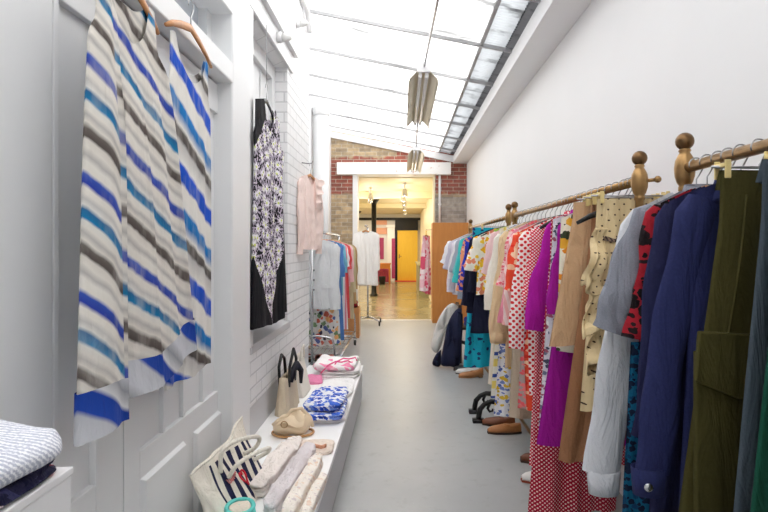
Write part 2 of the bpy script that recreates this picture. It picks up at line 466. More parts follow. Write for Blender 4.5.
t = thing('drainpipe', 'thin white pipe running down red and grey brick above wood cupboard', 'pipe', (.72, YB-.025, 1.8))
obj('pipe', MB().tube([(.72, YB-.025, 1.86), (.72, YB-.025, 2.78)], .022, 12), M['white'], t, smooth=True)
obj('clip', MB().box(.69, .75, YB-.05, YB, 2.2, 2.23), M['white'], t)

# ------------------------------------------------ the room beyond
struct('ceiling_rear', MB().box(-3.6, 1.6, YB+.3, 21.3, 2.76, 2.9), M['cream'])
struct('wall_rear_right', MB().box(.75, .9, YB+.3, 21.2, 0, 2.8), M['cream'])
struct('wall_rear_left', MB().box(-3.6, -3.4, YB+.3, 21.2, 0, 2.8), M['cream'])
struct('wall_rear_end', MB().box(-3.6, .9, 21.1, 21.3, 0, 2.8), M['white_wall'])
struct('wall_rear_front', MB().box(-3.6, -1.5, YB+.05, YB+.3, 0, 2.8), M['cream'])
for y, h in ((12.6, .16), (16.0, .14)):
    struct('trim_%d' % k, MB().box(-3.4, .75, y, y+.22, 2.76-h, 2.765), M['cream'], bevel=.01); k += 1
struct('trim_%d' % k, MB().box(-3.4, .75, 20.98, 21.1, 2.50, 2.6), M['iron']); k += 1
struct('trim_%d' % k, MB().box(-.28, .66, 20.95, 21.1, 2.08, 2.5), M['iron']); k += 1
struct('trim_%d' % k, MB().box(-.28, -.19, 20.95, 21.1, 0, 2.08), M['iron']); k += 1
d = struct('door_3', MB().box(-.19, .64, 20.97, 21.09, .02, 2.08), M['yellow_wood'], bevel=.006)
struct('door_handle', MB().tube([(-.11, 20.93, 1.02), (-.11, 20.9, 1.02), (-.02, 20.9, 1.02)], .012, 8).box(-.13, -.09, 20.955, 20.97, .94, 1.1), M['brass'], d, smooth=False)
struct('door_threshold', MB().box(-.28, .66, 20.75, 21.0, 0, .03), plain('red_mat', (214,60,50), .8), d)
for (px, Y, r) in ((-.80, 14.6, .07), (-1.72, 19.5, .08)):
    t = thing('iron_column', 'black iron column with flanged head %s' % ('beside the white blouses' if Y < 15 else 'farther back, behind the white blouses'), 'column', (px, Y, 0))
    obj('shaft', MB().lathe([(r*1.6, 0), (r*1.6, .04), (r*1.1, .08), (r, .2), (r, 2.6)], (px, Y, 0), 20), M['iron'], t, smooth=True)
    obj('capital', MB().lathe([(r, 2.6), (r*1.2, 2.66), (r*1.9, 2.72), (r*2.2, 2.755)], (px, Y, 0), 20), M['iron'], t, smooth=True)
pink = plain('pale_coral_board', (238,178,150), .6)
for z in (2.32, 1.93):
    o = obj('wall_board', MB().box(-1.12, -.62, 21.06, 21.1, z, z+.26), pink)
    tag(o, 'pale coral board on white end wall, %s of two' % ('upper' if z > 2.2 else 'lower'), 'board')
o = obj('display_column', MB().box(-.60, -.30, 20.85, 21.1, 0, 2.2).box(-.64,-.28,20.82,21.1,2.2,2.3), M['white']); tag(o, 'white square display column beside the dark frame of yellow door', 'column')
mag = plain('magenta_board', (170,60,110), .6)
o = obj('poster', MB().box(-.42, -.28, 20.83, 20.85, .12, 1.75), mag); tag(o, 'narrow magenta poster panel next to yellow door', 'poster')
o = obj('poster', MB().box(-1.15, -.75, 21.07, 21.1, .9, 1.78), mag); tag(o, 'dark magenta poster behind the wooden side table', 'poster')
# side table
t = thing('side_table', 'orange wooden side table before pink cloth at end of far room', 'table', (-.78, 19.6, 0))
tx0, tx1, ty0, ty1 = -1.12, -.42, 19.3, 19.9
obj('tabletop', MB().box(tx0, tx1, ty0, ty1, .74, .78), M['table_wood'], t, bevel=.004)
obj('apron', MB().box(tx0+.03, tx1-.03, ty0+.02, ty1-.02, .58, .74), M['table_wood'], t)
for x in (tx0+.05, tx1-.05):
    for y in (ty0+.05, ty1-.05):
        obj('leg', MB().box(x-.03, x+.03, y-.03, y+.03, 0, .58), M['table_wood'], t)
o = obj('pink_cloth', MB().grid(lambda u, v: (-1.02+.56*u, 19.98+.03*sin(u*40), .02+.6*v), 40, 4), fabric('pink_cloth', (222,110,140)), smooth=True, thick=.01)
tag(o, 'pink cloth standing behind the legs of the wooden side table', 'cloth')
t = thing('waste_bin', 'small black bin under the wooden side table', 'bin', (-.74, 19.3, 0))
obj('body', MB().lathe([(.10, 0), (.13, .28), (.135, .30), (.12, .30), (.09, .02)], (-.74, 19.15, 0), 20), M['black'], t, smooth=True)
# counter
t = thing('counter', 'grey green counter along the right wall of far room', 'counter', (.6, 15.5, 0))
obj('body', MB().box(.47, .745, 14.3, 16.8, 0, .88), plain('grey_green_paint', (150,146,112), .5), t)
obj('worktop', MB().box(.44, .745, 14.26, 16.84, .88, .925), plain('counter_top', (182,176,140), .4), t, bevel=.004)
# track lights in a row on the ceiling
spot_e = emit('spot_glow', (255,240,205), 26)
spots = [(.06, 10.9), (.03, 12.2), (.06, 13.6), (.08, 15.2), (.10, 17.0), (-.72, 11.8), (-.78, 12.5)]
places = ['nearest of the row', 'second of the row', 'third of the row', 'fourth of the row', 'last of the row', 'first of the pair over the white blouses', 'second of the pair over the white blouses']
def spot_light(x, y, label):
    t = thing('spotlight', label, 'spotlight', (x, y, 2.6), 'ceiling spotlights in the far room')
    obj('bracket', MB().box(x-.03, x+.03, y-.10, y+.10, 2.73, 2.76).tube([(x, y, 2.73), (x, y, 2.62)], .012, 8), M['white'], t)
    obj('housing', MB().lathe([(.035, .06), (.05, .03), (.062, -.05), (.062, -.09), (.055, -.09), (.05, -.05)], (x, y, 2.57), 18), M['chrome'], t, smooth=True)
    obj('lens', MB().lathe([(.001, -.070), (.052, -.075), (.052, -.08), (.001, -.085)], (x, y, 2.57), 18), spot_e, t)
    L = bpy.data.lights.new('spot', 'POINT'); L.energy = 12; L.color = (1, .91, .74); L.shadow_soft_size = .05
    o = bpy.data.objects.new('spot_lamp', L); COL.objects.link(o); o.location = (x, y, 2.40)
for (x, y), p in zip(spots, places): spot_light(x, y, 'chrome ceiling spotlight in the far room, ' + p)
for y in (11.5, 14.5, 18):      # ceiling lamps of the far room, out of view to the side
    for x in (-2.6,):
        L = bpy.data.lights.new('lamp', 'AREA'); L.energy = 52; L.color = (1, .92, .78); L.size = 1.0
        o = bpy.data.objects.new('lamp', L); COL.objects.link(o); o.location = (x, y, 2.7)
L = bpy.data.lights.new('lamp', 'AREA'); L.energy = 30; L.color = (1, .93, .8); L.size = .8
o = bpy.data.objects.new('lamp', L); COL.objects.link(o); o.location = (-.6, 19.6, 2.7)

# ------------------------------------------------ lamps under the roof
tube_m = plain('fluorescent_tube', (248,248,246), .3)
refl = plain('cream_reflector', (230,222,200), .4, 0, .03)
def batten(y0, y1, label, x=.18, z=2.86):
    t = thing('fluorescent_light', label, 'light', (x, y0, z), 'fluorescent lights under the roof')
    # angled open reflector wings, hung with the open side down
    sec = [(-.125, -.09), (-.115, -.055), (-.06, .0), (-.03, .018), (.03, .018), (.06, .0), (.115, -.055), (.125, -.09)]
    mb = MB()
    b = len(mb.v)
    for yy in (y0, y1):
        for (a, c) in sec: mb.v.append((x+a, yy, z+c))
    n = len(sec)
    for i in range(n-1): mb.f.append((i, i+1, n+i+1, n+i))
    obj('reflector', mb, refl, t, thick=.004)
    obj('spine', MB().box(x-.03, x+.03, y0-.02, y1+.02, z+.02, z+.065), M['white'], t, bevel=.004)
    obj('end_plate', MB().box(x-.055, x+.055, y0-.035, y0-.005, z-.01, z+.07), M['white'], t, bevel=.004)
    obj('end_plate', MB().box(x-.055, x+.055, y1+.005, y1+.035, z-.01, z+.07), M['white'], t, bevel=.004)
    for s in (-1, 1):
        obj('lamp_tube', MB().tube([(x+s*.027, y0+.01, z-.025), (x+s*.027, y1-.01, z-.025)], .016, 12), tube_m, t, smooth=True)
        for yy in (y0+.015, y1-.015):
            obj('socket', MB().box(x+s*.027-.014, x+s*.027+.014, yy-.012, yy+.012, z-.045, z+.02), M['white'], t)
    for yy in (y0+.12, y1-.12):
        mb = MB(); zt = roofz(x)-.01
        nl = int((zt-z-.06)/.018)
        for i in range(nl):
            zc = z+.065+i*.018+.009
            rr = [(x + (.005*cos(q) if i % 2 else 0), yy + (0 if i % 2 else .005*cos(q)), zc + .012*sin(q)) for q in [2*pi*j/8 for j in range(9)]]
            mb.tube(rr, .0016, 5, cap=False)
        obj('chain', mb, M['steel'], t)
batten(4.27, 5.95, 'nearer hanging twin tube light with cream reflector under glazed roof')
batten(7.6, 9.5, 'farther hanging twin tube light with cream reflector before brick wall', .21, 2.84)
cb = MB().tube([(.19, -1.0, 2.66), (.19, 2.0, 2.69), (.19, 2.7, 2.71), (.185, 4.26, 2.90)], .009, 8)
cb2 = MB().tube([(.185, 5.97, 2.90), (.2, 6.8, 2.93), (.21, 7.58, 2.88)], .009, 8)
tag(obj('power_cable', cb, M['steel'], smooth=True), 'grey cable running from above the camera to the nearer tube light', 'cable')
tag(obj('power_cable', cb2, M['steel'], smooth=True), 'grey cable linking the nearer tube light to the farther one', 'cable')

# bulkhead fittings and conduit on the left wall
def bulkhead(y, z, label, x=-.85, r=.05):
    t = thing('wall_light', label, 'light', (x, y, z))
    obj('base', MB().lathe([(r*1.15, 0), (r*1.15, .02), (r, .03)], (x, y, z), 20, 'x'), M['white'], t, smooth=True)
    obj('globe', MB().lathe([(r*.9, .03), (r*.85, .06), (r*.6, .085), (r*.2, .095), (.001, .096)], (x, y, z), 20, 'x'), plain('opal_glass', (228,228,226), .3), t, smooth=True)
bulkhead(3.42, 2.80, 'small white round bulkhead light on grey lintel above black dress', -.83, .032)
bulkhead(4.12, 3.2, 'small grey round wall light high on the painted brick', -.85, .03)
tag(obj('conduit', MB().tube([(-.84, 3.6, 3.46), (-.83, 4.2, 3.46), (-.82, 4.42, 3.44), (-.82, 4.52, 3.38), (-.82, 4.54, 3.30)], .022, 10), M['white'], smooth=True), 'curved white pipe at the top corner of the painted brick wall', 'pipe')

# ------------------------------------------------ camera, light
cam = bpy.data.cameras.new('camera'); co = bpy.data.objects.new('camera', cam); COL.objects.link(co)
co.location = (0, 0, 1.4); co.rotation_euler = (pi/2, 0, 0)
cam.sensor_width = 36; cam.lens = 24; cam.clip_start = .02
cam.shift_x = -(402-384)/768; cam.shift_y = -(256-247)/768
scene.camera = co
wd = bpy.data.worlds.new('sky'); scene.world = wd; wd.use_nodes = True
bg = wd.node_tree.nodes['Background']; bg.inputs[0].default_value = (1, .995, .985, 1); bg.inputs[1].default_value = 3.85
vs = scene.view_settings; vs.view_transform = 'Standard'; vs.look = 'None'; vs.gamma = 1; vs.exposure = 0
scene.display_settings.display_device = 'sRGB'
cy = scene.cycles
cy.use_denoising = True; cy.max_bounces = 14; cy.diffuse_bounces = 8; cy.transmission_bounces = 8; cy.transparent_max_bounces = 12
cy.sample_clamp_indirect = 8
# ================================================================== RACKS
RX, RZ = .90, 1.65
brass2 = M['brass']
def rack(y0, y1, label, near=True, far=True, screw=False):
    t = thing('garment_rack', label, 'clothes rack', (RX, (y0+y1)/2, 0), 'old brass garment racks along the white wall')
    obj('rail', MB().tube([(RX, y0, RZ), (RX, y1, RZ)], .0165, 16), brass2, t, smooth=True)
    obj('stretcher', MB().tube([(RX, y0, .10), (RX, y1, .10)], .012, 12), brass2, t, smooth=True)
    for y in ([y0] if near else []) + ([y1] if far else []):
        p = obj('post', MB().lathe([(.021, .09), (.016, .15), (.015, 1.575), (.019, 1.58), (.019, 1.59), (.017, 1.595), (.023, 1.605), (.029, 1.625), (.031, 1.65), (.028, 1.675), (.021, 1.69), (.015, 1.70), (.019, 1.706), (.013, 1.715)], (RX, y, 0), 22), brass2, t, smooth=True)
        obj('finial', MB().ball((RX, y, 1.736), .028), plain('brown_brass', (122,92,60), .34, .8, .12, 30), p, smooth=True)
        if screw:
            obj('thumb_screw', MB().tube([(RX+.02, y-.015, 1.65), (RX+.045, y-.03, 1.651)], .007, 8).ball((RX+.052, y-.034, 1.652), .013), brass2, p, smooth=True)
        mb = MB()
        for s in (-1, 1):
            pts = [(0, .11), (.06, .135), (.13, .16), (.19, .165), (.24, .145), (.275, .105), (.285, .06), (.29, .026)]
            mb.tube([(RX+s*a, y, b) for a, b in pts], [.024, .024, .022, .02, .02, .022, .022, .02], 10)
            mb.box(*sorted((RX+s*.245, RX+s*.335)), y-.03, y+.03, 0, .028)
            mb.tube([(RX+s*a, y, b) for a, b in [(.20, .15), (.215, .11), (.20, .085), (.178, .09), (.176, .108)]], [.014, .012, .010, .009, .008], 8)
        mb.lathe([(.032, .07), (.04, .10), (.034, .15), (.024, .17)], (RX, y, 0), 16)
        obj('foot', mb, M['iron'], t, smooth=True)
    return t
rack(-.25, 1.63, 'nearest brass clothes rack, its post standing behind grey and navy coats', near=True)
rack(1.94, 4.09, 'middle brass clothes rack holding magenta, red and floral dresses', screw=True)
rack(4.32, 6.72, 'farthest brass clothes rack holding navy and turquoise clothes')

# ================================================================== HANGERS
def hook(mb, r=.0225, w=.0022, drop=.085):
    pts = [(r*cos(a), 0, r*sin(a)) for a in [math.radians(d) for d in range(200, -50, -20)]]
    pts += [(r*.35, 0, -r*1.4), (0, 0, -r*1.9), (0, 0, -drop)]
    return mb.tube(pts, w, 6)
def make_hanger(name, label, kind, w=.205):
    t = thing(name, label, 'hanger', (0,0,0), 'hangers on the racks')
    obj('hook', hook(MB(), drop=.052 if kind == 'clip' else .085), M['steel'], t, smooth=True)
    if kind == 'clip':
        obj('bar', MB().tube([(-w*.8, 0, -.050), (w*.8, 0, -.050)], .0035, 8), M['steel'], t, smooth=True)
        for s in (-1, 1):
            x = s*w*.62
            obj('clip', MB().box(x-.008, x+.008, -.021, -.016, -.080, -.034).box(x-.008, x+.008, .016, .021, -.080, -.034).box(x-.010, x+.010, -.020, .020, -.052, -.042), M['yellow_plastic'], t, bevel=.002)
    else:
        m = M['hanger_wood'] if kind == 'wood' else M['black']
        pts = [(-w, 0, -.155), (-w*.75, 0, -.128), (-w*.4, 0, -.103), (-w*.12, 0, -.088), (0, 0, -.082), (w*.12, 0, -.088), (w*.4, 0, -.103), (w*.75, 0, -.128), (w, 0, -.155)]
        obj('arms', MB().tube(pts, [.007, .011, .014, .015, .015, .015, .014, .011, .007], 8, flat=.006), m, t, smooth=True)
    return t
PROTO = {}
def hanger(kind, loc, rotz, label, w=.205, group='hangers on the racks'):
    key = (kind, w)
    if key not in PROTO:
        t = make_hanger({'wood': 'wooden_hanger', 'black': 'black_hanger', 'clip': 'clip_hanger'}[kind], label, kind, w)
        t.location = loc; t.rotation_euler.z = rotz; t['group'] = group; PROTO[key] = t; return t
    return copy_tree(PROTO[key], loc, rotz, label, group)

# ================================================================== GARMENTS
def lerp_rows(rows, v):
    for (a, b) in zip(rows, rows[1:]):
        if v <= b[0]:
            f = (v-a[0])/max(1e-6, b[0]-a[0])
            f = max(0, min(1, f))
            return [p+(q-p)*f for p, q in zip(a[1:], b[1:])]
    return rows[-1][1:]
def body_mesh(rows, ztop, zbot, slope=.28, neck=.07, dipf=.05, dipb=.015, fold=.012, nf=4, seed=0, NU=32, NV=26, hem=None, thtop=.007, ruff=0, vr=(0,1), puff=0, pleats=()):
    """hanging cloth shell: two layers joined along both sides. rows = [(v, xl, xr, half_thickness)]"""
    rg = random.Random(seed); p1, p2, p3 = [rg.uniform(0, 6.28) for _ in range(3)]
    k2 = nf*rg.uniform(1.6, 2.1); bow = rg.uniform(-.02, .02)
    mb = MB(); idx = {}
    mid0 = (rows[0][1]+rows[0][2])/2; hw0 = (rows[0][2]-rows[0][1])/2
    for j in range(NV+1):
        v = vr[0]+(vr[1]-vr[0])*j/NV; xl, xr, th = lerp_rows(rows, v); xl -= puff; xr += puff; mid = (xl+xr)/2; hw = (xr-xl)/2
        for i in range(NU+1):
            u = -1+2*i/NU
            for s in (-1, 1):
                if i in (0, NU) and s == 1: idx[(j, i, 1)] = idx[(j, i, -1)]; continue
                x = mid+hw*u
                xa = abs(u)*hw0
                zt = ztop - slope*max(0, xa-neck)
                if xa < neck: zt -= (dipf if s < 0 else dipb)*(1-(xa/neck)**2)**.7
                zb = zbot + (hem(u) if hem else 0) + .006*sin(5*u+p2)
                z = zt + (zb-zt)*v
                tt = (thtop + (th-thtop)*min(1, v*3.0))*max(0, 1-abs(u)**3)**.5 + puff
                amp = fold*min(1, v*2.2)
                y = s*tt*(1+.25*sin(nf*u*2.2+p3+s)) + amp*(sin(nf*pi*u*.5+p1+.8*v) + .55*sin(k2*pi*u*.5+p2-.9*v) + .25*sin(k2*1.9*u+p3+s*.4)) + bow*v
                for (up, pa, pw_) in pleats: y -= pa*math.exp(-((u-up)/pw_)**2)*min(1, v*4)
                if ruff: y += ruff*sin(v*38+u*6+p1)*min(1, v*4); x += ruff*.5*sin(v*29+p2)*u
                idx[(j, i, s)] = len(mb.v); mb.v.append((x, y, z))
    for j in range(NV):
        for i in range(NU):
            for s in (-1, 1):
                f = (idx[(j,i,s)], idx[(j,i+1,s)], idx[(j+1,i+1,s)], idx[(j+1,i,s)])
                mb.f.append(f if s < 0 else f[::-1])
    return mb
def sleeve_mesh(x0, z0, side, length, r0, r1, lean=.05, bell=0, seed=0, flat=.4, y=0):
    rg = random.Random(seed+99); p = rg.uniform(0, 6); n = 12; m = 16
    pts = []; ra = []; rb = []
    for i in range(m+1):
        f = i/m
        pts.append((x0 + side*(.012+lean*f**.85) + .006*sin(f*7+p), y + .012*sin(f*5+p)*f, z0 - length*f + .02*(1-f)**3))
        r = r0 + (r1-r0)*f
        if bell: r += bell*sin(min(1, f*1.08)*pi)**1.2*f*1.2
        r *= 1+.07*sin(f*17+p)
        if i == 0: r *= .55
        ra.append(r); rb.append(r*flat*(1+.18*sin(f*11+p)))
    return MB().tube(pts, ra, n+4, flat=rb, cap=False)
def garment(name, label, cat, group, loc, rotz, mat, xl0, xr0, xl1, xr1, zb, zt=-.082, mids=(), th=.022, slope=.3, neck=.07, dipf=.05, dipb=.012,
            fold=.010, nf=4, seed=0, sleeve=None, smat=None, collar=None, cuff=None, band=None, hem=None, ruff=0, extra=None, thtop=.009, NV=26, placket=None):
    """loc = the rail point it hangs from; all other lengths are relative to it"""
    t = thing(name, label, cat, loc, group, rotz)
    rows = [(0, xl0, xr0, th*.5), (.12, xl0-.004, xr0+.004, th)] + list(mids) + [(1, xl1, xr1, th*1.25)]
    body = obj('body' if name not in ('skirt', 'trousers') else 'cloth', body_mesh(rows, zt, zb, slope, neck, dipf, dipb, fold, nf, seed, hem=hem, ruff=ruff, thtop=thtop, NV=NV), mat, t, smooth=True, local=True)
    if sleeve:
        (ln, r0, r1, lean, bell) = sleeve
        for sd, xe in ((-1, xl0), (1, xr0)):
            ze = zt - slope*max(0, (xr0-xl0)/2-neck) - .03
            s = obj('sleeve', sleeve_mesh(xe+(-sd)*r0*.45, ze, sd, ln, r0, r1, lean if sd < 0 else min(lean, .02), bell, seed+sd, y=0), smat or mat, t, smooth=True, local=True)
            if cuff:
                xx = xe+(-sd)*r0*.45 + sd*(.012+(lean if sd < 0 else min(lean, .02)))
                obj('cuff', MB().tube([(xx, .0, ze-ln+.012), (xx, .0, ze-ln-.028), (xx, 0, ze-ln-.06)], [r1*.92, r1*.86, r1*.8], 16, flat=[r1*.6, r1*.55, r1*.52], cap=False), cuff, s, smooth=True, local=True, thick=.003)
    if collar:
        mb = MB()
        def fn(u, v):
            a = 2*pi*u; rr = 1+.28*v
            return (neck*.92*rr*cos(a), .032*rr*sin(a), zt + .022*(1-v) - .010*(1-sin(a))*.9 - .035*v)
        obj('collar', mb.grid(fn, 28, 4), collar, t, smooth=True, local=True, thick=.003)
    if band:
        bm, h = band
        mb = MB(); hw = (xr0-xl0)/2; mid = (xr0+xl0)/2
        def fb(u, v):
            a = 2*pi*u
            return (mid + (hw+.003)*cos(a), (thtop+.004)*sin(a), zt+.003 - h*v)
        obj('waistband', mb.grid(fb, 40, 3), bm, t, smooth=True, local=True, thick=.003)
    if placket:
        pm, btn = placket
        y = -(th+.03)
    if extra: extra(t, body)
    return t
F = {}
F['light_grey'] = fabric('light_grey_sweat', (214,215,219), rgb2=(198,200,206), scale=260)
F['grey_marl'] = fabric('grey_marl', (150,152,162), rgb2=(118,121,132), scale=320)
F['charcoal'] = fabric('charcoal_cloth', (62,62,68))
F['red_black'] = floral('red_black_print', (160,30,44), [(24,16,20),(24,16,20),(150,26,40)], 45.5, .48)
F['teal_black'] = floral('teal_black_print', (10,88,122), [(12,26,52),(10,60,96),(12,26,52)], 59.5, .46)
F['navy_knit'] = fabric('navy_knit', (40,42,80), rgb2=(31,33,64), scale=240)
F['navy_coat'] = fabric('navy_blue_coat', (45,51,98), rgb2=(36,41,80), wrinkle=.17)
F['olive'] = fabric('olive_cotton', (74,69,33), rgb2=(62,58,26), wrinkle=.13)
F['slate'] = fabric('slate_denim', (82,92,102), rgb2=(68,77,87), wrinkle=.15)
F['green'] = fabric('bottle_green_cloth', (26,86,68), rgb2=(20,74,58), wrinkle=.15)
F['stone'] = fabric('stone_cloth', (198,186,160))
F['dot_cream'] = dots('spotted_cream', (212,190,148), (72,52,40), .042, .085)
F['dot_trim'] = stripes('dark_lace', [(0,(58,46,44)),(.5,(120,100,84))], .012, (1,0))
F['brown'] = fabric('brown_cloth', (158,112,80), rgb2=(142,98,68))
F['tan'] = fabric('tan_cloth', (204,168,132), rgb2=(192,154,116))
F['cream_orange'] = floral('cream_orange_print', (238,230,212), [(226,140,40),(238,230,212),(236,176,60),(60,70,50),(238,230,212)], 24.5, .5)
F['magenta'] = fabric('magenta_crepe', (178,26,158), rgb2=(160,18,142))
F['magenta2'] = fabric('purple_magenta_cloth', (164,24,150), rgb2=(146,16,134))
F['grey_floral'] = floral('grey_floral_print', (214,212,220), [(110,116,140),(214,212,220),(160,90,110),(70,76,96),(230,228,232)], 56.0, .5)
F['crimson_dot'] = dots('crimson_dotted', (176,22,54), (246,206,206), .019, .19)
F['red_dot'] = dots('red_white_dotted', (212,44,70), (250,232,232), .017, .23)
F['red_heart'] = dots('white_red_spotted', (250,240,236), (216,44,48), .032, .24)
F['orange_red'] = floral('orange_red_print', (238,84,56), [(248,196,160),(238,84,56),(226,50,36),(250,214,180)], 29.8, .46)
F['pale_pink'] = fabric('pale_pink_cloth', (244,206,208))
F['pink_stripe'] = stripes('pink_white_stripes', [(0,(248,226,222)),(.5,(240,186,184))], .035, (1,.25))
F['coral_grey'] = floral('coral_grey_print', (178,164,160), [(236,100,110),(240,130,130),(178,164,160)], 52.5, .5)
F['pink'] = fabric('rose_pink_cloth', (230,142,162))
F['pink_lace'] = floral('pink_lace_print', (240,190,190), [(228,110,124),(244,214,210)], 66.5, .45)
F['beige'] = fabric('beige_cloth', (232,206,166), rgb2=(222,192,150))
F['oat'] = fabric('oatmeal_knit', (206,190,168), rgb2=(188,170,148), scale=300)
F['cream'] = fabric('cream_cloth', (242,232,214))
F['ivory'] = fabric('ivory_cloth', (246,242,232))
F['blue_floral'] = floral('blue_white_floral', (236,236,240), [(90,110,180),(236,236,240),(226,190,60),(120,140,200),(236,236,240)], 45.5, .5)
F['yellow_blue'] = stripes('yellow_blue_bands', [(0,(244,222,120)),(.34,(242,238,226)),(.5,(60,84,160)),(.66,(242,238,226))], .16, (0,1))
F['lime'] = fabric('lime_cloth', (176,214,90))
F['yellow_flower'] = floral('white_yellow_flower', (246,240,232), [(244,186,40),(246,240,232),(244,200,60),(230,140,110)], 24, .52)
F['navy_dark'] = fabric('dark_navy_cloth', (30,32,58), rgb2=(24,26,48))
F['navy_floral'] = floral('navy_floral_hem', (40,40,90), [(232,160,120),(90,60,150),(236,120,90),(40,40,90),(240,220,200)], 42.0, .5)
F['turquoise'] = floral('turquoise_specked', (34,178,206), [(34,178,206),(40,60,110),(34,178,206)], 22.8, .31)
F['royal'] = floral('royal_blue_print', (44,60,190), [(44,60,190),(230,150,110),(60,50,160)], 31.5, .42)
F['peach_print'] = floral('peach_print', (240,160,120), [(240,160,120),(70,70,190),(250,200,170)], 31.5, .45)
F['aqua'] = fabric('aqua_cloth', (70,200,200), rgb2=(56,186,188))
F['pale_teal'] = fabric('pale_teal_cloth', (120,206,206))
F['white_cloth'] = fabric('white_cotton', (244,243,245))
F['lavender'] = fabric('lavender_white_cloth', (230,224,236))
F['grey_tee'] = fabric('pale_grey_jersey', (178,182,196))
F['lilac_grey'] = fabric('lilac_grey_cloth', (206,202,216))

GA, GB, GC = 'clothes on the nearest rack', 'clothes on the middle rack', 'clothes on the farthest rack'
def on_rack(y, name, label, cat, group, mat, Xt, Xb, zb, hang='black', rot=0.0, right_t=None, right_b=None, w=.205, hanglabel=None, **k):
    """garment on the long rail at distance y: Xt, Xb world X of the aisle-side edge at shoulder and hem, zb world Z of the hem"""
    xl0 = Xt-RX; xl1 = Xb-RX
    xr0 = right_t if right_t is not None else min(-xl0, .27)
    xr1 = right_b if right_b is not None else min(-xl1, .29)
    seed = int(y*1000)
    t = garment(name, label, cat, group, (RX, y, RZ), rot, mat, xl0, xr0, xl1, xr1, zb-RZ, seed=seed, **k)
    hanger(hang, (RX, y, RZ), rot, hanglabel or ({'black': 'black hanger', 'wood': 'wooden hanger', 'clip': 'clip hanger'}[hang] + ' holding the ' + label.split(' hang')[0].split(' with ')[0].split(' beside')[0].split(' behind')[0].split(' over')[0]), w=min(w, abs(xl0)-.012, xr0-.01) if hang != 'clip' else w)
    return t

# ------------------------------------------------ nearest rack (from its post towards the camera)
on_rack(1.565, 'sweatshirt', 'light grey long sleeved sweatshirt hanging next to the nearest brass post', 'sweatshirt', GA, F['light_grey'], .725, .70, .84, 'wood', slope=.5, sleeve=(.78, .062, .055, .125, .012), cuff=F['light_grey'], th=.014, fold=.004, neck=.075)
on_rack(1.51, 'tee_shirt', 'grey marl short sleeved tee over dark sleeve, next to light grey sweatshirt', 'shirt', GA, F['grey_marl'], .735, .72, .80, 'wood', slope=.5, sleeve=(.34, .062, .068, .135, 0), th=.012, fold=.004, collar=F['grey_marl'])
def teal_part(t, b):
    obj('skirt_panel', body_mesh([(0, -.25, .2, .016), (1, -.29, .22, .02)], -.52, -1.42, 0, .3, 0, 0, .006, 5, 3), F['teal_black'], t, smooth=True, local=True)
on_rack(1.455, 'dress', 'red and black print dress with dark teal patterned skirt beside grey tee', 'dress', GA, F['red_black'], .735, .67, 1.08, 'black', slope=.45, sleeve=(.36, .045, .05, .06, 0), th=.010, fold=.004, extra=teal_part)
on_rack(1.41, 'jumper', 'dark navy knitted jumper dress hanging between red print dress and blue coat', 'jumper', GA, F['navy_knit'], .735, .665, .35, 'black', slope=.45, sleeve=(.62, .045, .045, .07, 0), th=.012, fold=.004)
def btn(t, b):
    s = [c for c in t.children if c.name.startswith('sleeve')][0]
    obj('button', MB().lathe([(.001, -.004), (.010, -.004), (.012, 0), (.010, .004), (.001, .004)], (-.262, -.036, -.872), 16, 'y'), M['chrome'], s, smooth=True, local=True)
on_rack(1.36, 'coat', 'navy blue coat with turned cuff and silver button beside olive trousers', 'coat', GA, F['navy_coat'], .775, .70, .30, 'wood', slope=.42, sleeve=(.71, .050, .050, .13, 0), cuff=F['navy_coat'], th=.014, fold=.005, collar=F['navy_coat'], extra=btn)
def trousers(y, label, mat, Xt, Xb, zb, xr, seam=True, hang='clip', group=GA, rot=0, **k):
    def ex(t, b):
        zt = -.062
        obj('waistband', body_mesh([(0, Xt-RX-.004, xr+.004, .015), (1, Xt-RX-.005, xr+.005, .016)], zt+.004, zt-.05, 0, .5, 0, 0, 0, 1, 2, NV=4, thtop=.013), mat, t, smooth=True, local=True)
        if seam:
            mb = MB()
            def fn(u, v):
                z = zt-.06-.95*v
                f = (z-zt)/(zb-RZ-zt)
                return (Xt-RX+.055-(Xt-Xb)*f*1.0+.004*(u-.5), -.030-.006*sin(v*9), z)
            mb.tube([fn(.5, i/24) for i in range(25)], .0035, 6)
            obj('seam', mb, mat, t, smooth=True, local=True)
            xa = Xt-RX+.02-(Xt-Xb)*.45
            obj('pocket_flap', MB().prism([(xa-.05, -.45), (xa+.23, -.47), (xa+.23, -.60), (xa+.05, -.615), (xa-.06, -.57)], -.056, -.044), mat, t, local=True, bevel=.004)
            obj('pocket', MB().box(xa-.05, xa+.23, -.045, -.030, -.90, -.50), mat, t, local=True, bevel=.004)
    return on_rack(y, 'trousers', label, 'trousers', group, mat, Xt, Xb, zb, hang, right_t=xr, right_b=xr+.02, slope=0, neck=.3, dipf=0, dipb=0, zt=-.062, thtop=.012, extra=ex, rot=rot, **k)
trousers(1.29, 'olive green cargo trousers hanging from cream clips on the nearest rack', F['olive'], .795, .65, .55, .24, th=.018, fold=.004, rot=.10, w=.16)
trousers(1.17, 'slate grey denim trousers hanging between olive and green trousers', F['slate'], .78, .65, .50, .20, seam=False, th=.012, fold=.003, rot=.42, w=.12)
trousers(1.10, 'bottle green trousers hanging close to the camera beside slate denim', F['green'], .78, .64, .50, .20, seam=False, th=.012, fold=.003, rot=.36, w=.12)
trousers(1.03, 'stone coloured trousers at right edge, nearest garment to camera', F['stone'], .78, .68, .5, .20, seam=False, th=.012, fold=.003, rot=.32, w=.12)

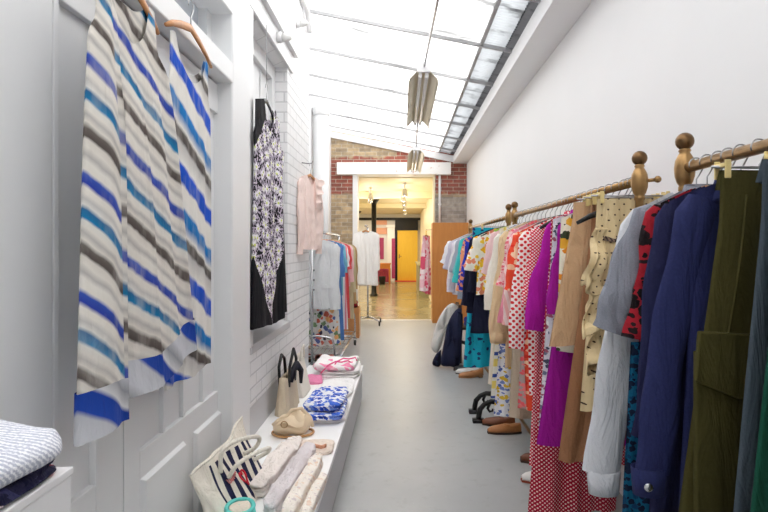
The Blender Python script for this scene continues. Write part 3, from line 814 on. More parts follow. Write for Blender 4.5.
# ------------------------------------------------ middle rack, from its near post backwards
def lace(t, b):
    obj('waist_ribbon', body_mesh([(0, -.14, .17, .022), (1, -.15, .18, .022)], -.20, -.228, 0, .5, 0, 0, .006, 4, 1990, NV=3, thtop=.02), F['dot_trim'], t, smooth=True, local=True)
    for i, (z0, a) in enumerate(((-.18, .0), (-.34, .04), (-.48, .0))):
        mb = MB()
        def fn(u, v):
            zz = z0-.22*v
            return (-.16-a*.4-.05*v+.05*u+.03*sin(u*9+i)*v, -.03-.03*v*abs(sin(u*11+i))-.05*u*(1-u)*4*v+.025*sin(v*9+i), zz+.03*sin(u*7+i*2)*v)
        obj('frill', mb.grid(fn, 26, 10), F['dot_cream'], t, smooth=True, local=True, thick=.003)
on_rack(1.995, 'skirt', 'cream spotted skirt with frills and dark lace ribbon beside the post', 'skirt', GB, F['dot_cream'], .76, .70, .86, 'clip', slope=0, neck=.3, dipf=0, dipb=0, zt=-.062, thtop=.014, right_t=.2, right_b=.22, th=.03, fold=.012, nf=6, extra=lace, hem=lambda u: .10*u)
on_rack(2.075, 'trousers', 'long brown trousers hanging behind the cream spotted skirt', 'trousers', GB, F['brown'], .77, .64, .53, 'clip', slope=0, neck=.3, dipf=0, dipb=0, zt=-.062, thtop=.014, right_t=.16, right_b=.0, th=.02, fold=.005)
on_rack(2.15, 'skirt', 'light tan long skirt hanging just behind the brown trousers', 'skirt', GB, F['tan'], .72, .615, .99, 'clip', slope=0, neck=.3, dipf=0, dipb=0, zt=-.062, thtop=.014, right_t=.18, right_b=.2, th=.016, fold=.006)
on_rack(2.22, 'blouse', 'cream blouse with orange flower print between tan skirt and magenta dress', 'blouse', GB, F['cream_orange'], .690, .665, .95, th=.012, fold=.005)
on_rack(2.30, 'dress', 'purple magenta long sleeved dress, nearer of the two magenta dresses', 'dress', GB, F['magenta2'], .745, .60, .52, 'black', slope=.45, sleeve=(.40, .045, .050, .06, 0), th=.012, fold=.006, right_b=.18)
on_rack(2.375, 'dress', 'grey floral dress hanging between the two magenta dresses', 'dress', GB, F['grey_floral'], 0.700, .635, .56, th=.010, fold=.005, right_b=.1)
on_rack(2.44, 'dress', 'long crimson dress with tiny white dots and hem near the floor', 'dress', GB, F['crimson_dot'], 0.710, .60, .13, th=.012, fold=.008, nf=6, right_b=.12, hem=lambda u: .02*u)
on_rack(2.525, 'dress', 'bright magenta dress with wide bell sleeve in front of red dotted top', 'dress', GB, F['magenta'], .765, .67, .42, 'wood', slope=.45, sleeve=(.52, .050, .050, .12, .035), th=.014, fold=.006, collar=F['magenta'], right_b=.15)
on_rack(2.625, 'dress', 'red dress with white polka dots hanging behind the bright magenta dress', 'dress', GB, F['red_dot'], .705, .65, .28, 'wood', slope=.45, sleeve=(.38, .050, .050, .05, 0), th=.022, fold=.012, nf=5, collar=F['red_dot'])
on_rack(2.72, 'dress', 'white dress with red spots and long pointed hem beside red polka dress', 'dress', GB, F['red_heart'], .665, .675, .62, slope=.45, sleeve=(.60, .050, .045, .075, 0), th=.018, fold=.012, nf=5)
on_rack(2.815, 'dress', 'orange red floral dress on the middle rack', 'dress', GB, F['orange_red'], .650, .685, .50, slope=.45, sleeve=(.30, .050, .055, .05, 0), th=.02, fold=.013, nf=5)
on_rack(2.91, 'blouse', 'pink and white striped blouse next to orange red floral dress', 'blouse', GB, F['pink_stripe'], .645, .65, .90, slope=.45, sleeve=(.50, .045, .040, .05, 0), th=.016, fold=.010)
on_rack(3.01, 'dress', 'coral and grey print dress below pink tops', 'dress', GB, F['coral_grey'], 0.740, .68, .46, th=.018, fold=.012, nf=5)
on_rack(3.11, 'blouse', 'rose pink plain blouse with straight hem on the middle rack', 'blouse', GB, F['pink'], 0.710, .66, .82, 'black', slope=.45, sleeve=(.55, 0.051, 0.055, 0.080, 0), th=.018, fold=.008)
on_rack(3.21, 'blouse', 'pink lace blouse behind the rose pink blouse', 'blouse', GB, F['pink_lace'], 0.715, .69, .98, slope=.45, sleeve=(.34, 0.046, 0.050, 0.080, 0), th=.016, fold=.010)
on_rack(3.31, 'cardigan', 'oatmeal knitted long cardigan with low hem on the middle rack', 'cardigan', GB, F['oat'], 0.750, .69, .30, slope=.45, sleeve=(.58, 0.051, 0.050, 0.080, 0), th=.02, fold=.010)
on_rack(3.41, 'coat', 'beige long coat with wide cuff on the middle rack', 'coat', GB, F['beige'], 0.705, .68, .60, 'wood', slope=.45, sleeve=(.66, 0.064, 0.066, 0.080, 0), cuff=F['beige'], th=.022, fold=.010)
on_rack(3.52, 'blouse', 'ivory blouse hanging behind the beige long coat', 'blouse', GB, F['ivory'], .675, .68, .75, slope=.45, sleeve=(.50, 0.046, 0.050, 0.080, 0), th=.016, fold=.010)
on_rack(3.62, 'dress', 'white dress with blue and yellow flowers, hem just above the floor', 'dress', GB, F['blue_floral'], 0.740, .65, .21, th=.02, fold=.013, nf=6)
on_rack(3.73, 'dress', 'yellow, white and blue banded dress on the middle rack', 'dress', GB, F['yellow_blue'], 0.740, .645, .30, th=.018, fold=.012, nf=5)
on_rack(3.84, 'dress', 'plain cream sleeveless long dress on the middle rack', 'dress', GB, F['cream'], 0.730, .64, .38, th=.018, fold=.012, nf=5)
on_rack(3.92, 'blouse', 'cream blouse with coral trim near far end of the middle rack', 'blouse', GB, F['pale_pink'], 0.720, .69, .95, slope=.45, sleeve=(.3, 0.046, 0.050, 0.080, 0), th=.016, fold=.01)
on_rack(3.995, 'top', 'bright lime top glimpsed at far end of the middle rack', 'top', GB, F['lime'], 0.715, .68, .85, th=.016, fold=.01)

# ------------------------------------------------ farthest rack
on_rack(4.52, 'blouse', 'white blouse with large yellow flowers at near end of farthest rack', 'blouse', GC, F['yellow_flower'], 0.680, .655, .98, slope=.45, sleeve=(.28, 0.051, 0.060, 0.090, 0), th=.02, fold=.01)
on_rack(4.66, 'dress', 'dark navy long dress above the turquoise skirt, near dress of two', 'dress', GC, F['navy_dark'], 0.710, .62, .62, 'black', slope=.45, sleeve=(.5, 0.055, 0.055, 0.080, 0), th=.022, fold=.012)
on_rack(4.79, 'jacket', 'dark navy jacket with floral lining at the hem on farthest rack', 'jacket', GC, F['navy_dark'], 0.680, .60, .78, 'black', slope=.45, sleeve=(.62, 0.060, 0.060, 0.090, 0), th=.022, fold=.010,
        extra=lambda t, b: obj('hem_panel', body_mesh([(0, -.20, .2, .024), (1, -.21, .2, .026)], -.86, -1.02, 0, .5, 0, 0, .008, 5, 4, NV=4, thtop=.02), F['navy_floral'], t, smooth=True, local=True))
on_rack(4.94, 'skirt', 'long turquoise skirt with dark specks reaching almost to the floor', 'skirt', GC, F['turquoise'], .68, .59, .25, 'clip', slope=0, neck=.3, dipf=0, dipb=0, zt=-.062, thtop=.014, th=.03, fold=.016, nf=7, right_t=.2, right_b=.2)
on_rack(5.08, 'blouse', 'royal blue printed blouse beside the navy jacket', 'blouse', GC, F['royal'], 0.680, .64, .92, slope=.45, sleeve=(.5, 0.051, 0.050, 0.080, 0), th=.018, fold=.01)
on_rack(5.22, 'blouse', 'peach and blue print blouse next to royal blue blouse', 'blouse', GC, F['peach_print'], 0.670, .63, .88, slope=.45, sleeve=(.52, 0.051, 0.050, 0.080, 0), th=.018, fold=.01)
on_rack(5.36, 'blouse', 'bright aqua blouse with half sleeves on the farthest rack', 'blouse', GC, F['aqua'], 0.660, .63, .98, slope=.45, sleeve=(.44, 0.055, 0.055, 0.090, 0), th=.02, fold=.01)
on_rack(5.50, 'shirt', 'pale teal shirt behind the bright aqua blouse', 'shirt', GC, F['pale_teal'], 0.670, .64, .93, slope=.45, sleeve=(.36, 0.051, 0.055, 0.080, 0), th=.018, fold=.01)
on_rack(5.66, 'tee_shirt', 'pale grey jersey tee with long body next to pale teal shirt', 'shirt', GC, F['grey_tee'], 0.650, .61, .82, slope=.45, sleeve=(.34, 0.055, 0.060, 0.080, 0), th=.018, fold=.01)
def blackline(t, b):
    obj('dark_trim', MB().tube([(-.17, -.04, -.14), (-.165, -.045, -.3), (-.16, -.045, -.45)], .008, 6), M['black'], t, smooth=True, local=True)
on_rack(5.84, 'shirt', 'white shirt with dark front trim near far end of racks', 'shirt', GC, F['white_cloth'], 0.645, .61, .88, slope=.45, sleeve=(.42, 0.055, 0.055, 0.090, 0), th=.02, fold=.01, extra=blackline)
on_rack(6.02, 'shirt', 'lavender white long shirt near far end of racks', 'shirt', GC, F['lavender'], 0.635, .59, .84, slope=.45, sleeve=(.58, 0.055, 0.055, 0.080, 0), th=.02, fold=.01)
on_rack(6.20, 'shirt', 'lilac grey short sleeved shirt, second from far end of racks', 'shirt', GC, F['lilac_grey'], 0.625, .59, .90, slope=.45, sleeve=(.32, 0.055, 0.060, 0.080, 0), th=.02, fold=.01)
on_rack(6.40, 'shirt', 'white short sleeved shirt, last garment at far end of racks', 'shirt', GC, F['white_cloth'], 0.615, .57, .94, slope=.45, sleeve=(.26, 0.055, 0.065, 0.090, 0), th=.02, fold=.01)

# empty hangers left on the rails
for i, (y, lab) in enumerate(((1.80, None), (2.58, 'empty black hanger between the magenta and red polka dot dresses'), (2.77, 'empty black hanger beside the white dress with red spots'))):
    if lab: hanger('black', (RX, y, RZ), 0, lab)
hanger('black', (RX, 2.035, RZ), 0, 'empty black hanger behind the cream spotted skirt')
# ================================================================== LEFT WALL
WATER = [(0,(226,221,212)),(.05,(226,221,212)),(.09,(42,62,158)),(.16,(56,84,172)),(.20,(224,219,210)),(.27,(226,222,214)),(.32,(182,178,174)),(.38,(224,219,210)),
         (.44,(214,208,200)),(.47,(82,74,70)),(.54,(104,96,92)),(.59,(222,217,208)),(.65,(186,182,178)),(.70,(226,221,212)),(.76,(222,220,214)),(.79,(22,120,168)),(.86,(44,104,150)),(.90,(222,220,214)),(.95,(196,193,189)),(1,(226,221,212))]
F['water'] = watercolour('watercolour_stripes', WATER, .30, .50, seam=-.115)
F['water2'] = watercolour('watercolour_stripes_bold', [(0,(232,229,222)),(.10,(232,229,222)),(.14,(20,80,190)),(.28,(30,84,200)),(.32,(230,228,222)),(.48,(190,188,186)),(.52,(74,68,66)),(.60,(96,90,86)),(.64,(228,226,220)),(.76,(10,110,180)),(.86,(20,120,190)),(.90,(228,226,220)),(1,(232,229,222))], .36, .50)
F['hem_band'] = stripes('broad_watercolour_hem', [(0,(206,208,214)),(.2,(196,198,204)),(.26,(36,74,170)),(.48,(30,66,158)),(.54,(214,214,216)),(.72,(150,152,158)),(.9,(206,208,214)),(1,(206,208,214))], .24, (.75,1), wob=.1, interp='LINEAR', wrinkle=.15)
DX = -.755
def hemA(u): return -.0 if u < -.42 else (.045+.055*max(0, u)**1.5)
rowsA = dict(xl0=-.165, xr0=.13, xl1=-.265, xr1=.36)
def extraA(t, b):
    rows = [(0, -.165, .13, .010), (.12, -.169, .134, .02), (.16, -.20, .20, .024), (1, -.265, .36, .02*1.25)]
    obj('hem_band', body_mesh(rows, -.10, .95-2.215, .12, .105, .15, .05, .0055, 5, 12, hem=hemA, vr=(.90, 1.0), puff=.003, NV=6, NU=64, thtop=.008, pleats=[(-.50,.012,.03),(-.40,-.008,.03),(.10,.006,.02),(.55,.006,.02),(.9,.008,.05)]), F['hem_band'], t, smooth=True, local=True)
dA = garment('dress', 'long cream dress with blue, teal and brown watercolour stripes hanging nearest on grey door', 'dress', None, (DX, 1.43, 2.215), pi/2, F['water'],
    -.165, .13, -.265, .36, .95-2.215, zt=-.10, mids=[(.16, -.20, .20, .024)], th=.02, slope=.12, neck=.105, dipf=.15, dipb=.05, fold=.0055, nf=5, seed=12, hem=hemA, extra=extraA, thtop=.008)
# finer mesh for the nearest dress
me = [c for c in dA.children if c.name.startswith('body')][0]
old = me.data; nb = body_mesh([(0, -.165, .13, .010), (.12, -.169, .134, .02), (.16, -.20, .20, .024), (1, -.265, .36, .025)], -.10, .95-2.215, .12, .105, .15, .05, .0055, 5, 12, hem=hemA, NU=64, NV=40, thtop=.008, pleats=[(-.50,.012,.03),(-.40,-.008,.03),(.10,.006,.02),(.55,.006,.02),(.9,.008,.05)])
nm = bpy.data.meshes.new('body'); nm.from_pydata(nb.v, [], nb.f); nm.materials.append(F['water'])
for p in nm.polygons: p.use_smooth = True
me.data = nm
garment('dress', 'second striped watercolour dress with thin straps hanging behind the nearest dress on grey door', 'dress', None, (-.775, 1.88, 2.285), pi/2, F['water2'],
    -.17, .165, -.20, .205, .93-2.285, zt=-.15, mids=[(.15, -.19, .19, .016)], th=.014, slope=.25, neck=.13, dipf=.13, dipb=.10, fold=.005, nf=4, seed=5, thtop=.006)
hanger('wood', (DX, 1.43, 2.215), pi/2, 'wooden hanger holding the nearest striped dress on grey door', w=.155, group='hangers on the left wall')
hanger('wood', (-.775, 1.88, 2.285), pi/2, 'wooden hanger holding the second striped dress, hooked over grey door rail', w=.20, group='hangers on the left wall')

# black dress with printed panel
t = NT('black_dress_print'); v, sp = t.flat(k=0)
x, z = sp.outputs[0], t.math('ADD', sp.outputs[2], 2.36-.95)
m1 = t.math('LESS_THAN', x, t.math('MINIMUM', t.math('ADD', t.math('MULTIPLY', z, .60), -.02), .55))
m2 = t.math('GREATER_THAN', x, t.math('SUBTRACT', -.04, t.math('MULTIPLY', z, .62)))
m3 = t.math('GREATER_THAN', x, t.math('ADD', t.math('MULTIPLY', t.math('SUBTRACT', z, 1.0), 1.0), -.27))
mask = t.math('MULTIPLY', t.math('MULTIPLY', m1, m2), m3)
vo = t.new('ShaderNodeTexVoronoi', voronoi_dimensions='2D'); vo.inputs['Scale'].default_value = 15; t.link(v, vo.inputs['Vector'])
rel = t.new('ShaderNodeVectorMath', operation='SUBTRACT'); t.link(v, rel.inputs[0])
sc = t.new('ShaderNodeVectorMath', operation='SCALE'); t.link(vo.outputs['Position'], sc.inputs[0]); sc.inputs[3].default_value = 1.0
t.link(sc.outputs[0], rel.inputs[1])
s2 = t.new('ShaderNodeSeparateXYZ'); t.link(rel.outputs[0], s2.inputs[0])
ang = t.math('ARCTAN2', s2.outputs[1], s2.outputs[0])
pet = t.math('ADD', .30, t.math('MULTIPLY', t.math('SINE', t.math('MULTIPLY', ang, 11)), .17))
pet = t.math('ADD', pet, t.math('MULTIPLY', t.math('SUBTRACT', t.noise(v, 55, 3), .5), 1.5))
f = t.math('LESS_THAN', vo.outputs['Distance'], t.math('MULTIPLY', pet, 1.95))
cc = t.ramp(vo.outputs['Distance'], [(0, lin((214,222,120))), (.10, lin((214,222,120))), (.13, lin((240,238,240))), (.30, lin((236,232,238))), (.46, lin((190,178,196)))])
t.col(t.mix(t.math('MULTIPLY', f, mask), lin((22,21,26)), cc)); weave(t, wrinkle=.15); F['black_print'] = t.m
garment('dress', 'long black dress with white flower printed panel hanging before the window niche', 'dress', None, (-.815, 3.08, 2.36), pi/2, F['black_print'],
    -.24, .33, -.32, .47, .935-2.36, zt=-.085, mids=[(.14, -.28, .47, .02), (.26, -.26, .40, .022), (.45, -.27, .40, .022)], th=.02, slope=.30, neck=.11, dipf=.17, dipb=.10, fold=.010, nf=5, seed=21, hem=lambda u: .02*u*u)
hanger('black', (-.815, 3.08, 2.36), pi/2, 'black hanger holding the black flower printed dress', w=.185, group='hangers on the left wall')
F['blush'] = fabric('blush_pink_chiffon', (248,228,221), rgb2=(245,220,212))
def ruffle(t, b):
    mb = MB()
    def fn(u, v):
        return (.03+.05*v+.03*sin(u*21)*v, -.035-.03*v-.015*sin(u*17)*v, -.12-.24*u+.012*sin(u*23+1)*v)
    obj('ruffle', mb.grid(fn, 40, 6), F['blush'], t, smooth=True, local=True, thick=.002)
garment('blouse', 'blush pink ruffled blouse hanging at end of the painted brick wall', 'blouse', None, (-.775, 4.34, 2.09), math.radians(74), F['blush'],
    -.18, .18, -.20, .21, 1.38-2.09, zt=-.085, th=.022, slope=.32, neck=.07, dipf=.08, dipb=.02, fold=.012, nf=6, seed=33, sleeve=(.60, .055, .045, .02, .01), extra=ruffle, ruff=.004)
hanger('wood', (-.775, 4.34, 2.09), math.radians(74), 'hanger of the blush pink blouse, hooked on painted brick', w=.165, group='hangers on the left wall')
tag(obj('wall_hook', MB().tube([(-.855, 4.34, 2.115), (-.80, 4.34, 2.108), (-.765, 4.34, 2.11), (-.755, 4.34, 2.13)], .005, 8), M['steel'], smooth=True), 'small metal hook in painted brick above the blush blouse', 'hook')
tag(obj('hanging_cord', MB().tube([(-.815, 3.08, 2.735), (-.815, 3.08, 2.384)], .002, 6), M['steel'], smooth=True), 'thin cord from grey lintel carrying the black printed dress', 'cord')

# ================================================================== DISPLAY BENCH
t = thing('display_bench', 'long low white topped display bench along painted brick wall', 'bench', (-.61, 3.2, 0))
BX0, BX1, BY0, BY1, BZ = -.852, -.353, 1.78, 4.68, .32
bench_top = plain('bench_white', (246,246,246), .45, var=.01)
obj('top', MB().box(BX0, BX1, 2.71, BY1, BZ-.03, BZ).box(-.79, BX1, BY0, 2.71, BZ-.03, BZ), bench_top, t, bevel=.003)
obj('front_panel', MB().box(BX1-.035, BX1-.012, BY0, BY1-.01, 0.03, BZ-.03), M['grey_panel'], t)
obj('plinth', MB().box(BX1-.06, BX1-.03, BY0+.02, BY1-.03, 0, .03), M['grey_panel'], t)
obj('end_panel', MB().box(-.84, BX1-.035, BY1-.035, BY1-.012, 0, BZ-.03), M['grey_panel'], t)
obj('end_panel', MB().box(-.78, BX1-.035, BY0+.01, BY0+.033, 0, BZ-.03), M['grey_panel'], t)
obj('divider', MB().box(-.78, BX1-.035, 3.2, 3.22, 0, BZ-.03), M['grey_panel'], t)

from mathutils import noise
def slab(cx, cy, z0, w, d, h, rot, layers=2, seed=0, tilt=(0,0), pw=5, lump=.006, dome=.0, n=72, crumple=.006):
    rg = random.Random(seed); ph = [rg.uniform(0, 6.28) for _ in range(6)]
    prof = [(.3, 0), (.9, 0)]
    for k in range(layers):
        a, b = h*k/layers, h*(k+1)/layers
        sh = 1-.03*rg.random()
        prof += [(.955*sh, a+.12*(b-a)), (1.0*sh, a+.35*(b-a)), (1.0*sh, a+.7*(b-a)), (.96*sh, b-.06*(b-a))]
    prof += [(1-.1*i, h+dome*(1-(1-.1*i)**2)) for i in range(1, 10)] + [(.002, h+dome)]
    mb = MB(); m = len(prof)
    ca, sa = cos(rot), sin(rot)
    for i, (r, z) in enumerate(prof):
        for k in range(n):
            q = 2*pi*k/n
            c, s_ = cos(q), sin(q)
            x = w/2*math.copysign(abs(c)**(2/pw), c); y = d/2*math.copysign(abs(s_)**(2/pw), s_)
            wob = 1+.02*sin(3*q+ph[0]+i)+.015*sin(7*q+ph[1])
            x *= r*wob; y *= r*wob
            zz = z + (lump*(sin(x*22+ph[2])+sin(y*19+ph[3]) + .6*sin((x+y)*41+ph[4]))*min(1, z/h) if z > 0 else 0)
            q3 = noise.noise(Vector((x*16+seed, y*16, z*10)))+.5*noise.noise(Vector((x*38, y*38+seed, z*20)))
            zz += crumple*q3*min(1, z/h); x *= 1+crumple*2.2*q3; y *= 1+crumple*.8*q3
            zz += max(0, z/h)*(tilt[0]*x/w+tilt[1]*y/d)
            mb.v.append((cx+x*ca-y*sa, cy+x*sa+y*ca, z0+max(.0, zz)))
    for i in range(m-1):
        for k in range(n):
            k2 = (k+1) % n
            mb.f.append((i*n+k, i*n+k2, (i+1)*n+k2, (i+1)*n+k))
    mb.f.append(tuple(range(n))[::-1])
    return mb
def folded(name, label, cat, mat, *a, group=None, **k):
    o = obj(name, slab(*a, **k), mat, smooth=True); return tag(o, label, cat, group)
F['pale_lilac'] = fabric('pale_lilac_knit', (232,224,226))
F['cream_print'] = floral('cream_faint_print', (244,236,226), [(238,214,194),(244,236,226),(244,236,226),(222,210,208)], 60, .36, ax='xy')
F['warm_white'] = fabric('warm_white_cloth', (244,236,230), rgb2=(236,226,220))
F['blush_knit'] = fabric('blush_cream_knit', (246,230,216))
F['blue_print'] = floral('blue_white_print', (238,240,248), [(58,96,204),(70,110,214),(238,240,248),(44,80,190),(120,150,226)], 34, .58, ax='xy')
F['pure_white'] = fabric('white_linen', (248,247,246), var=.015)
F['pink_white'] = floral('white_pink_print', (250,246,246), [(244,150,184),(250,246,246),(250,246,246),(248,190,208),(250,246,246)], 12, .42, ax='xy')
GF = 'folded clothes on the bench'
# long folded knitwear lying side by side at the near end
folded('folded_jumper', 'warm white folded jumper lying closest to the striped tote bag', 'jumper', F['warm_white'], -.60, 2.47, BZ, .105, .56, .07, -.10, group=GF, layers=3, seed=1, dome=.012, lump=.007, crumple=.016)
folded('folded_jumper', 'pale lilac folded jumper, second from the striped tote bag', 'jumper', F['pale_lilac'], -.502, 2.36, BZ, .085, .64, .06, -.08, group=GF, layers=2, seed=2, dome=.010, lump=.005, crumple=.016)
folded('folded_blouse', 'cream folded blouse with faint print beside the pale lilac jumper', 'blouse', F['cream_print'], -.432, 2.27, BZ, .062, .56, .05, -.07, group=GF, layers=2, seed=3, dome=.010, lump=.006, crumple=.016)
folded('folded_scarf', 'cream rolled scarf nearest the aisle edge of white bench', 'scarf', F['cream_print'], -.376, 2.14, BZ, .044, .50, .035, -.06, group=GF, layers=2, seed=4, dome=.008, lump=.005, crumple=.016)
folded('folded_jumper', 'flat blush cream jumper spread between beige leather bag and folded jumpers', 'jumper', F['blush_knit'], -.49, 2.73, BZ, .25, .18, .022, .06, group=GF, layers=1, seed=5, dome=.004, lump=.003)
o = obj('belt', MB().tube([(-.50, 2.66, BZ+.034), (-.46, 2.69, BZ+.037), (-.42, 2.67, BZ+.036), (-.40, 2.70, BZ+.034)], .010, 8, flat=.004), fabric('coral_ribbon', (232,170,140)), smooth=True)
tag(o, 'coral ribbon lying on the flat blush cream jumper', 'ribbon')
# blue print stack
folded('folded_shirt', 'white folded shirt under the blue printed cloths', 'shirt', F['pure_white'], -.475, 3.35, BZ, .24, .46, .025, .05, group=GF, layers=2, seed=6, lump=.002)
folded('folded_dress', 'lower blue and white printed folded dress on white shirt', 'dress', F['blue_print'], -.485, 3.32, BZ+.028, .245, .46, .035, .02, group=GF, layers=2, seed=7, lump=.003)
folded('folded_dress', 'upper blue and white printed folded dress, top of the blue pile', 'dress', F['blue_print'], -.492, 3.36, BZ+.068, .245, .44, .035, -.05, group=GF, layers=2, seed=8, dome=.012, lump=.005)
# far end: white and pink
folded('folded_shirt', 'plain white shirt spread flat between blue pile and pink printed pile', 'shirt', F['pure_white'], -.49, 3.88, BZ, .25, .48, .03, .03, group=GF, layers=2, seed=9, lump=.003)
folded('folded_shirt', 'white folded shirt at the bottom of pink printed pile', 'shirt', F['pure_white'], -.54, 4.38, BZ, .36, .46, .03, .0, group=GF, layers=2, seed=10, lump=.002)
folded('folded_shirt', 'white folded shirt in the middle of pink printed pile', 'shirt', F['pure_white'], -.53, 4.40, BZ+.034, .35, .44, .03, .06, group=GF, layers=2, seed=11, lump=.003)
folded('folded_blouse', 'white blouse with pink print lying on the far end pile', 'blouse', F['pink_white'], -.56, 4.38, BZ+.068, .36, .42, .03, -.04, group=GF, layers=1, seed=13, dome=.014, lump=.010)
pk = fabric('hot_pink_strap', (240,96,150))
for i, (dx, dy, lab) in enumerate(((0, 0, 'thin pink strap draped over the pink printed blouse, nearer of two'), (.05, .12, 'thin pink strap draped over the pink printed blouse, farther of two'))):
    o = obj('strap', MB().tube([(-.66+.02*i+dx, 4.16+dy, BZ+.055), (-.60+dx, 4.19+dy, BZ+.115), (-.55+dx, 4.25+dy, BZ+.130), (-.50+dx, 4.22+dy, BZ+.131), (-.45+dx, 4.28+dy, BZ+.130), (-.41+dx*.5, 4.24+dy, BZ+.115)], .006, 8), pk, smooth=True)
    tag(o, lab, 'strap')
folded('folded_vest', 'pink top crumpled beside the grey base panel at far pile', 'top', fabric('mid_pink_cloth', (246,150,190)), -.70, 4.12, BZ, .12, .22, .03, .2, group=GF, layers=1, seed=15, dome=.012, lump=.008)

# beige leather slouchy bag
leather = plain('beige_leather', (234,212,180), .5, var=.04, scale=20, bump=.08)
t = thing('leather_bag', 'small beige leather slouchy bag lying on white bench', 'bag', (-.63, 2.98, BZ))
def bagfn(u, v):
    a = 2*pi*u; e = v
    r = sin(pi*min(1, e*.93+.05))**.55
    x = .125*r*cos(a)*(1-.25*e); y = .085*r*sin(a)*(1-.15*e)
    z = .125*e + .010*sin(3*a+e*4) + .02*cos(a)*e
    return (-.63+x-.03*e*0+.012*sin(5*a)*e, 2.96+y+.01*sin(4*a+2)*e, BZ+max(0, z))
obj('body', MB().grid(bagfn, 40, 18), leather, t, smooth=True)
obj('flap', MB().grid(lambda u, v: (-.70+.15*u, 2.885-.008*sin(pi*v)+.05*(1-v)+.0*u-.012*sin(u*pi), BZ+.128-.055*v+.012*sin(u*6)-.02*(1-u)*(1-v)), 20, 10), leather, t, smooth=True, thick=.004)
obj('strap', MB().tube([(-.74, 2.93, BZ+.06), (-.70, 2.90, BZ+.10), (-.66, 2.90, BZ+.115), (-.63, 2.92, BZ+.15), (-.58, 2.95, BZ+.15), (-.53, 2.97, BZ+.09), (-.515, 2.96, BZ+.04)], .010, 10, flat=.004), leather, t, smooth=True)
obj('ring', MB().tube([(-.66+.018*cos(a), 2.868, BZ+.085+.018*sin(a)) for a in [2*pi*i/16 for i in range(17)]], .003, 6, cap=False), M['brass'], t, smooth=True)
obj('sole_edge', MB().tube([(-.63+.118*cos(a), 2.96+.08*sin(a), BZ+.010) for a in [2*pi*i/30 for i in range(31)]], .007, 8, cap=False), plain('tan_edge', (196,150,98), .5), t, smooth=True)

# upright handbag with black handles
canvas = fabric('beige_canvas', (222,206,180))
t = thing('handbag', 'upright beige handbag with black looped handles against the wall base', 'bag', (-.75, 3.42, BZ))
def hb(u, v):
    a = 2*pi*u
    w = .17*(1-.15*v); d = .055*(1-.55*v)
    x = d*math.copysign(abs(sin(a))**.6, sin(a)); y = w*math.copysign(abs(cos(a))**.5, cos(a))
    return (-.765+x+.004*sin(9*a), 3.42+y, BZ+.235*v+.01*cos(2*a)*v)
obj('body', MB().grid(hb, 44, 12).add([(-.80,3.27,BZ+.003),(-.72,3.27,BZ+.003),(-.72,3.57,BZ+.003),(-.80,3.57,BZ+.003)], [(0,1,2,3)]), canvas, t, smooth=True, thick=.004)
for s in (-1, 1):
    obj('handle', MB().tube([(-.765+s*.03, 3.42-.09, BZ+.17), (-.765+s*.035, 3.40-.07, BZ+.30), (-.76+s*.04, 3.40, BZ+.385+.02*s), (-.755+s*.04, 3.46, BZ+.33), (-.765+s*.03, 3.51, BZ+.17)], .010, 10), M['black'], t, smooth=True)
obj('scarf_knot', MB().tube([(-.72, 3.33, BZ+.20), (-.715, 3.36, BZ+.27), (-.70, 3.40, BZ+.30), (-.68, 3.45, BZ+.25), (-.685, 3.47, BZ+.16)], [.012, .02, .026, .018, .010], 10), fabric('dark_scarf', (50,48,56)), t, smooth=True)
t = thing('tote_bag', 'off white canvas tote standing behind the black handled handbag', 'bag', (-.74, 3.80, BZ))
def tb(u, v):
    a = 2*pi*u
    x = (.05*(1-.6*v))*math.copysign(abs(sin(a))**.6, sin(a)); y = .15*math.copysign(abs(cos(a))**.5, cos(a))
    return (-.745+x-.03*v, 3.80+y+.006*sin(7*a), BZ+.27*v)
off = fabric('off_white_canvas', (238,232,222))
obj('body', MB().grid(tb, 40, 10), off, t, smooth=True, thick=.004)
obj('handle', MB().tube([(-.74, 3.72, BZ+.25), (-.735, 3.75, BZ+.34), (-.735, 3.82, BZ+.35), (-.74, 3.87, BZ+.25)], .008, 8), off, t, smooth=True)

# striped canvas tote leaning at the near end
t = thing('striped_tote', 'cream canvas tote bag with navy stripes and rope handles leaning against door', 'bag', (-.70, 2.14, BZ))
ct = NT('navy_striped_canvas'); v, sp = ct.flat(k=0)
wv = ct.math('FRACT', ct.math('MULTIPLY', ct.math('ADD', sp.outputs[1], 20), 1/.052))
hz = ct.math('ADD', sp.outputs[2], ct.math('MULTIPLY', ct.math('ABSOLUTE', ct.math('SUBTRACT', wv, .25)), -.08))
msk = ct.math('MULTIPLY', ct.math('LESS_THAN', wv, .5), ct.math('MULTIPLY', ct.math('GREATER_THAN', hz, .01), ct.math('LESS_THAN', sp.outputs[2], .215)))
msk = ct.math('MULTIPLY', msk, ct.math('GREATER_THAN', sp.outputs[1], -.12))
ct.col(ct.mix(msk, lin((238,231,218)), lin((36,38,72)))); weave(ct, wrinkle=.25)
A, B, NB = Vector((-.795, 1.94, 0)), Vector((-.735, 2.36, 0)), None
def tote_pt(u, v, s):
    """u along the mouth, v up; s = +1 front sheet (towards the aisle), -1 back sheet"""
    p = A.lerp(B, u)
    lean = (1-v)
    bulge = .5*sin(pi*u)**.6*(.35+.65*sin(pi*min(1, .25+.75*v)))
    out = (.055*bulge + .115*lean**1.3 if s > 0 else -.012*bulge + .05*lean)
    top = .215+.075*u+.01*sin(u*8)
    return (p.x + out + .006*sin(u*15+v*4), p.y - .05*lean*(1-u)*0 + .01*sin(v*5), BZ + .004 + top*v - .012*sin(pi*u)*v)
mb = MB()
mb.grid(lambda u, v: tote_pt(u, v, 1), 30, 18).grid(lambda u, v: tote_pt(u, v, -1), 30, 18)
mb.grid(lambda u, v: [a*(1-v)+b*v for a, b in zip(tote_pt(u, 0, 1), tote_pt(u, 0, -1))], 30, 2)
